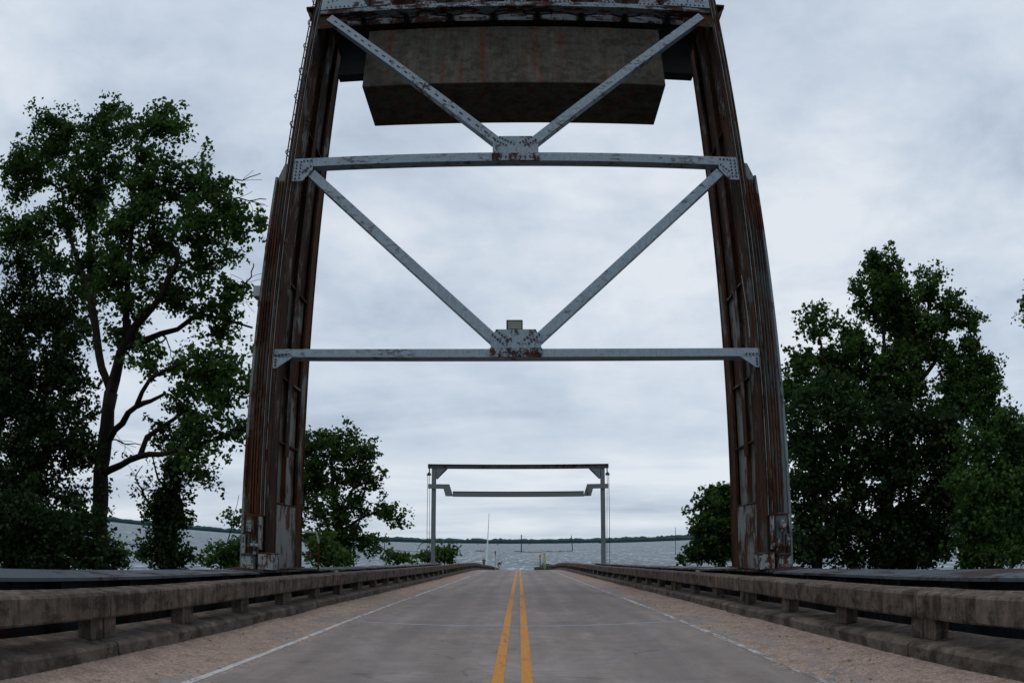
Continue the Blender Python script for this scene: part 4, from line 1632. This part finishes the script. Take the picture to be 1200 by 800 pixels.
# signs at the end of the road
ES = 112
def sgn(px, py_top, width, Y, name, label, board, bm, pm, r, poly=20):
    base = Vector((at(px, 655, Y).x, Y, zd(Y) if abs(at(px, 655, Y).x) < 4.4 else zd(Y)))
    S_ = thing(name, tuple(base), label, 'sign')
    t = at(px, py_top, Y)
    mb = MB()
    mb.box(base.x - r, base.x + r, Y - r, Y + r, base.z, t.z + .2)
    mb.build('post', M[pm], S_)
    mb = MB()
    n = poly
    a0 = math.pi / 4 if False else 0
    pts = [(base.x + width * math.cos(a0 + 2 * math.pi * i / n), t.z + width * math.sin(a0 + 2 * math.pi * i / n)) for i in range(n)]
    mb.prism(pts, Y - r - .03, Y - r - .01)
    mb.build('board', M[bm], S_)
    return S_


sgn(633, 651, .19, 104, 'road_sign', 'small round orange marker on a thin post at the far road end', 0, 'orange', 'pole_dark', .05)
sgn(638.3, 655.3, .26, 104, 'road_sign', 'yellow diamond sign on a thick pale post at the far road end', 0, 'sign_yellow', 'post_pale', .13, 4)
# the pale post stands taller than its board
pb_ = at(638, 655, 104.3)
mb = MB()
mb.cyl((pb_.x, 104.5, zd(104)), (pb_.x, 104.5, at(638, 647, 104.5).z), .17, .12, 8)
tag(mb.build('wooden_post', M['post_pale']), 'weathered pale wooden post directly behind the yellow diamond sign', 'post')
pr_ = at(580.5, 646, 120)
mb = MB()
mb.cyl((pr_.x, 120, zd(120)), (pr_.x, 120, pr_.z - .4), .05, None, 8, 0)
mb.cyl((pr_.x, 120, pr_.z - .4), (pr_.x, 120, pr_.z + .1), .11, None, 8, 1)
mb.cyl((pr_.x, 120, pr_.z - .65), (pr_.x, 120, pr_.z - .5), .09, None, 8, 1)
tag(mb.build('marker_post', [M['post_pale'], M['cloth_red']]), 'thin post with a dark red top between the two people at the road end', 'post')

# weeds at the end of the right railing
P_ = []
for i in range(700):
    y = random.uniform(100, 112)
    x = random.uniform(2.2, 4.3)
    P_.append((x, y, zd(y) + random.random() ** 2 * .8 * (1.2 if x > 3 else .6)))
rt = thing('roadside_weeds', (3.4, 105, zd(105)), 'scruffy weeds around the sign posts at the end of the right railing', 'weeds')
V, Fq = leaf_mesh(np.array(P_), .22, -1)
build_np('leaves', V, Fq, M['weed'], rt)


# ------------------------------------------------------------------ people at the far end
def person(loc, rot, label, J, edges, radii, mats, hair):
    """skin-modifier body, clothes as material zones by height"""
    root = thing('person', tuple(loc), label, 'person')
    root.rotation_euler = (0, 0, rot)
    me = bpy.data.meshes.new('body')
    me.from_pydata([J[k] for k in J], [(list(J).index(a), list(J).index(c)) for a, c in edges], [])
    o = bpy.data.objects.new('body', me)
    col.objects.link(o)
    o.parent = root
    sk = o.modifiers.new('skin', 'SKIN')
    for i, kx in enumerate(J):
        me.skin_vertices[0].data[i].radius = (radii[kx], radii[kx])
        me.skin_vertices[0].data[i].use_root = (kx == 'pelvis')
    sk.use_smooth_shade = True
    ss = o.modifiers.new('sub', 'SUBSURF'); ss.levels = 1; ss.render_levels = 2
    me.materials.append(mats[0])
    for nm, zone, mt in mats[1]:
        mb = MB()
        for a, c in zone:
            mb.cyl(J[a], J[c], radii[a] * 1.12, radii[c] * 1.14, 10)
        c_ = mb.build(nm, mt)
        c_.parent = root
        c_.matrix_parent_inverse.identity()
    mb = MB()
    h = Vector(J['head'])
    for i in range(5):
        z = h.z + .01 + .03 * i
        mb.cyl((h.x, h.y, z), (h.x, h.y, z + .028), .105 * math.cos(i * .27), .105 * math.cos((i + 1) * .27), 12)
    c_ = mb.build('cap' if hair == 'cloth_red' else 'hair', M[hair])
    c_.parent = root
    c_.matrix_parent_inverse.identity()
    return root


Jst = dict(pelvis=(0, 0, .95), spine=(0, .01, 1.15), chest=(0, 0, 1.36), neck=(0, 0, 1.52), head=(0, -.02, 1.64), crown=(0, -.01, 1.74),
           shl=(-.19, 0, 1.43), ell=(-.25, .02, 1.15), hal=(-.2, -.14, .95), shr=(.19, 0, 1.43), elr=(.25, .02, 1.15), har=(.2, -.16, .97),
           hil=(-.1, 0, .9), knl=(-.11, -.02, .5), anl=(-.12, .02, .09), tol=(-.13, -.15, .04), hir=(.1, 0, .9), knr=(.11, -.02, .5), anr=(.12, .02, .09), tor=(.13, -.15, .04))
Ed = [('pelvis', 'spine'), ('spine', 'chest'), ('chest', 'neck'), ('neck', 'head'), ('head', 'crown'), ('chest', 'shl'), ('shl', 'ell'), ('ell', 'hal'), ('chest', 'shr'), ('shr', 'elr'), ('elr', 'har'),
      ('pelvis', 'hil'), ('hil', 'knl'), ('knl', 'anl'), ('anl', 'tol'), ('pelvis', 'hir'), ('hir', 'knr'), ('knr', 'anr'), ('anr', 'tor')]
Ra = dict(pelvis=.14, spine=.13, chest=.15, neck=.06, head=.095, crown=.06, shl=.065, ell=.045, hal=.035, shr=.065, elr=.045, har=.035,
          hil=.09, knl=.06, anl=.045, tol=.04, hir=.09, knr=.06, anr=.045, tor=.04)
jacket = [('pelvis', 'spine'), ('spine', 'chest'), ('shl', 'ell'), ('ell', 'hal'), ('shr', 'elr'), ('elr', 'har')]
trous = [('hil', 'knl'), ('knl', 'anl'), ('hir', 'knr'), ('knr', 'anr')]
q = at(567, 660, 128)
person((q.x + .0, 128, at(567, 652.6, 128).z - 1.78), .4, 'person in dark clothes and reddish cap standing beyond the left railing end', Jst, Ed, Ra,
       (M['skin'], [('jacket', jacket, M['cloth_dark']), ('trousers', trous, M['cloth_dark'])]), 'cloth_red')
Jb = dict(Jst)
Jb.update(pelvis=(0, .16, .9), spine=(0, .05, 1.06), chest=(0, -.14, 1.18), neck=(0, -.29, 1.2), head=(0, -.39, 1.22), crown=(0, -.47, 1.26),
          shl=(-.19, -.18, 1.2), ell=(-.24, -.22, .93), hal=(-.18, -.34, .72), shr=(.19, -.18, 1.2), elr=(.24, -.22, .93), har=(.18, -.34, .72),
          hil=(-.1, .14, .87), hir=(.1, .14, .87))
q = at(584.5, 657, 112)
person((q.x, 112, zd(112) + .0), 1.2, 'person in a dark jacket bending forward at the far end of the road', Jb, Ed, Ra,
       (M['skin'], [('jacket', jacket, M['cloth_dark']), ('trousers', trous, M['cloth_tan'])]), 'cloth_dark')

# ------------------------------------------------------------------ light
SUN_EL, SUN_AZ = math.radians(58), math.radians(205)      # high, behind the camera, soft under cloud
sd = bpy.data.lights.new('sun', 'SUN')
sd.energy = .7
sd.angle = math.radians(25)
sd.color = (1, .97, .93)
so = bpy.data.objects.new('sun', sd)
col.objects.link(so)
dirv = Vector((math.sin(SUN_AZ) * math.cos(SUN_EL), math.cos(SUN_AZ) * math.cos(SUN_EL), math.sin(SUN_EL)))
so.rotation_euler = dirv.to_track_quat('Z', 'Y').to_euler()
so.location = (0, -10, 40)

w = bpy.data.worlds.new('World')
scene.world = w
w.use_nodes = True
nt = w.node_tree
nt.nodes.clear()
g = G(nt)
out = g.n('ShaderNodeOutputWorld')
bg = g.n('ShaderNodeBackground')
g.l(bg.outputs[0], out.inputs[0])
sky = g.n('ShaderNodeTexSky', sky_type='NISHITA')
sky.sun_disc = False
sky.sun_elevation = SUN_EL
sky.sun_rotation = SUN_AZ
tc = g.n('ShaderNodeTexCoord')
sep = g.n('ShaderNodeSeparateXYZ')
g.l(tc.outputs['Generated'], sep.inputs[0])
zc = g.math('MAXIMUM', sep.outputs[2], 0.0)
den = g.math('ADD', zc, .16)
cmb = g.n('ShaderNodeCombineXYZ')
g.l(g.math('DIVIDE', sep.outputs[0], den), cmb.inputs[0])
g.l(g.math('DIVIDE', sep.outputs[1], den), cmb.inputs[1])
vec = cmb.outputs[0]
mp = g.n('ShaderNodeMapping')
mp.inputs['Scale'].default_value = (.55, .9, 1)
mp.inputs['Location'].default_value = (2.3, .4, 0)
g.l(vec, mp.inputs['Vector'])
md = g.n('ShaderNodeMapping')
md.inputs['Scale'].default_value = (1, 1, 2.0)
md.inputs['Location'].default_value = (.6, .2, 1.1)
g.l(tc.outputs['Generated'], md.inputs['Vector'])
c1 = g.noise(md.outputs[0], 2.3, 8, .55, .25)
c2 = g.noise(md.outputs[0], 6.5, 7, .6, .2)
c3 = g.noise(mp.outputs[0], 1.15, 8, .52, .35)
cd = g.math('ADD', g.math('MULTIPLY', c1, .7), g.math('MULTIPLY', c2, .3))
near = g.ramp(zc, [(.03, .75), (.30, .15)])
cf = g.math('ADD', g.math('MULTIPLY', cd, g.math('SUBTRACT', 1.0, near)), g.math('MULTIPLY', c3, near))
cloud = g.ramp(cf, [(.38, (.40, .48, .59)), (.455, (.53, .615, .73)), (.515, (.64, .715, .815)), (.60, (.79, .84, .90))])
# horizon a bit paler, zenith milky
hz = g.ramp(zc, [(.0, 1), (.16, 0)])
cloud = g.mix(g.math('MULTIPLY', hz, .25), cloud, (.70, .76, .82))
zen = g.ramp(zc, [(.42, 0), (.75, 1)])
cloud = g.mix(g.math('MULTIPLY', zen, .6), cloud, (.66, .745, .865))
skyc = g.mix(1.0, sky.outputs[0], (.1, .1, .1), 'MULTIPLY')
final = g.mix(.93, skyc, cloud)
g.l(final, bg.inputs[0])
bg.inputs[1].default_value = 1.0

scene.view_settings.view_transform = 'Standard'
scene.view_settings.look = 'None'
scene.view_settings.exposure = 0
scene.cycles.use_denoising = True
scene.cycles.max_bounces = 6
scene.cycles.diffuse_bounces = 3
scene.cycles.glossy_bounces = 2
scene.cycles.transmission_bounces = 2
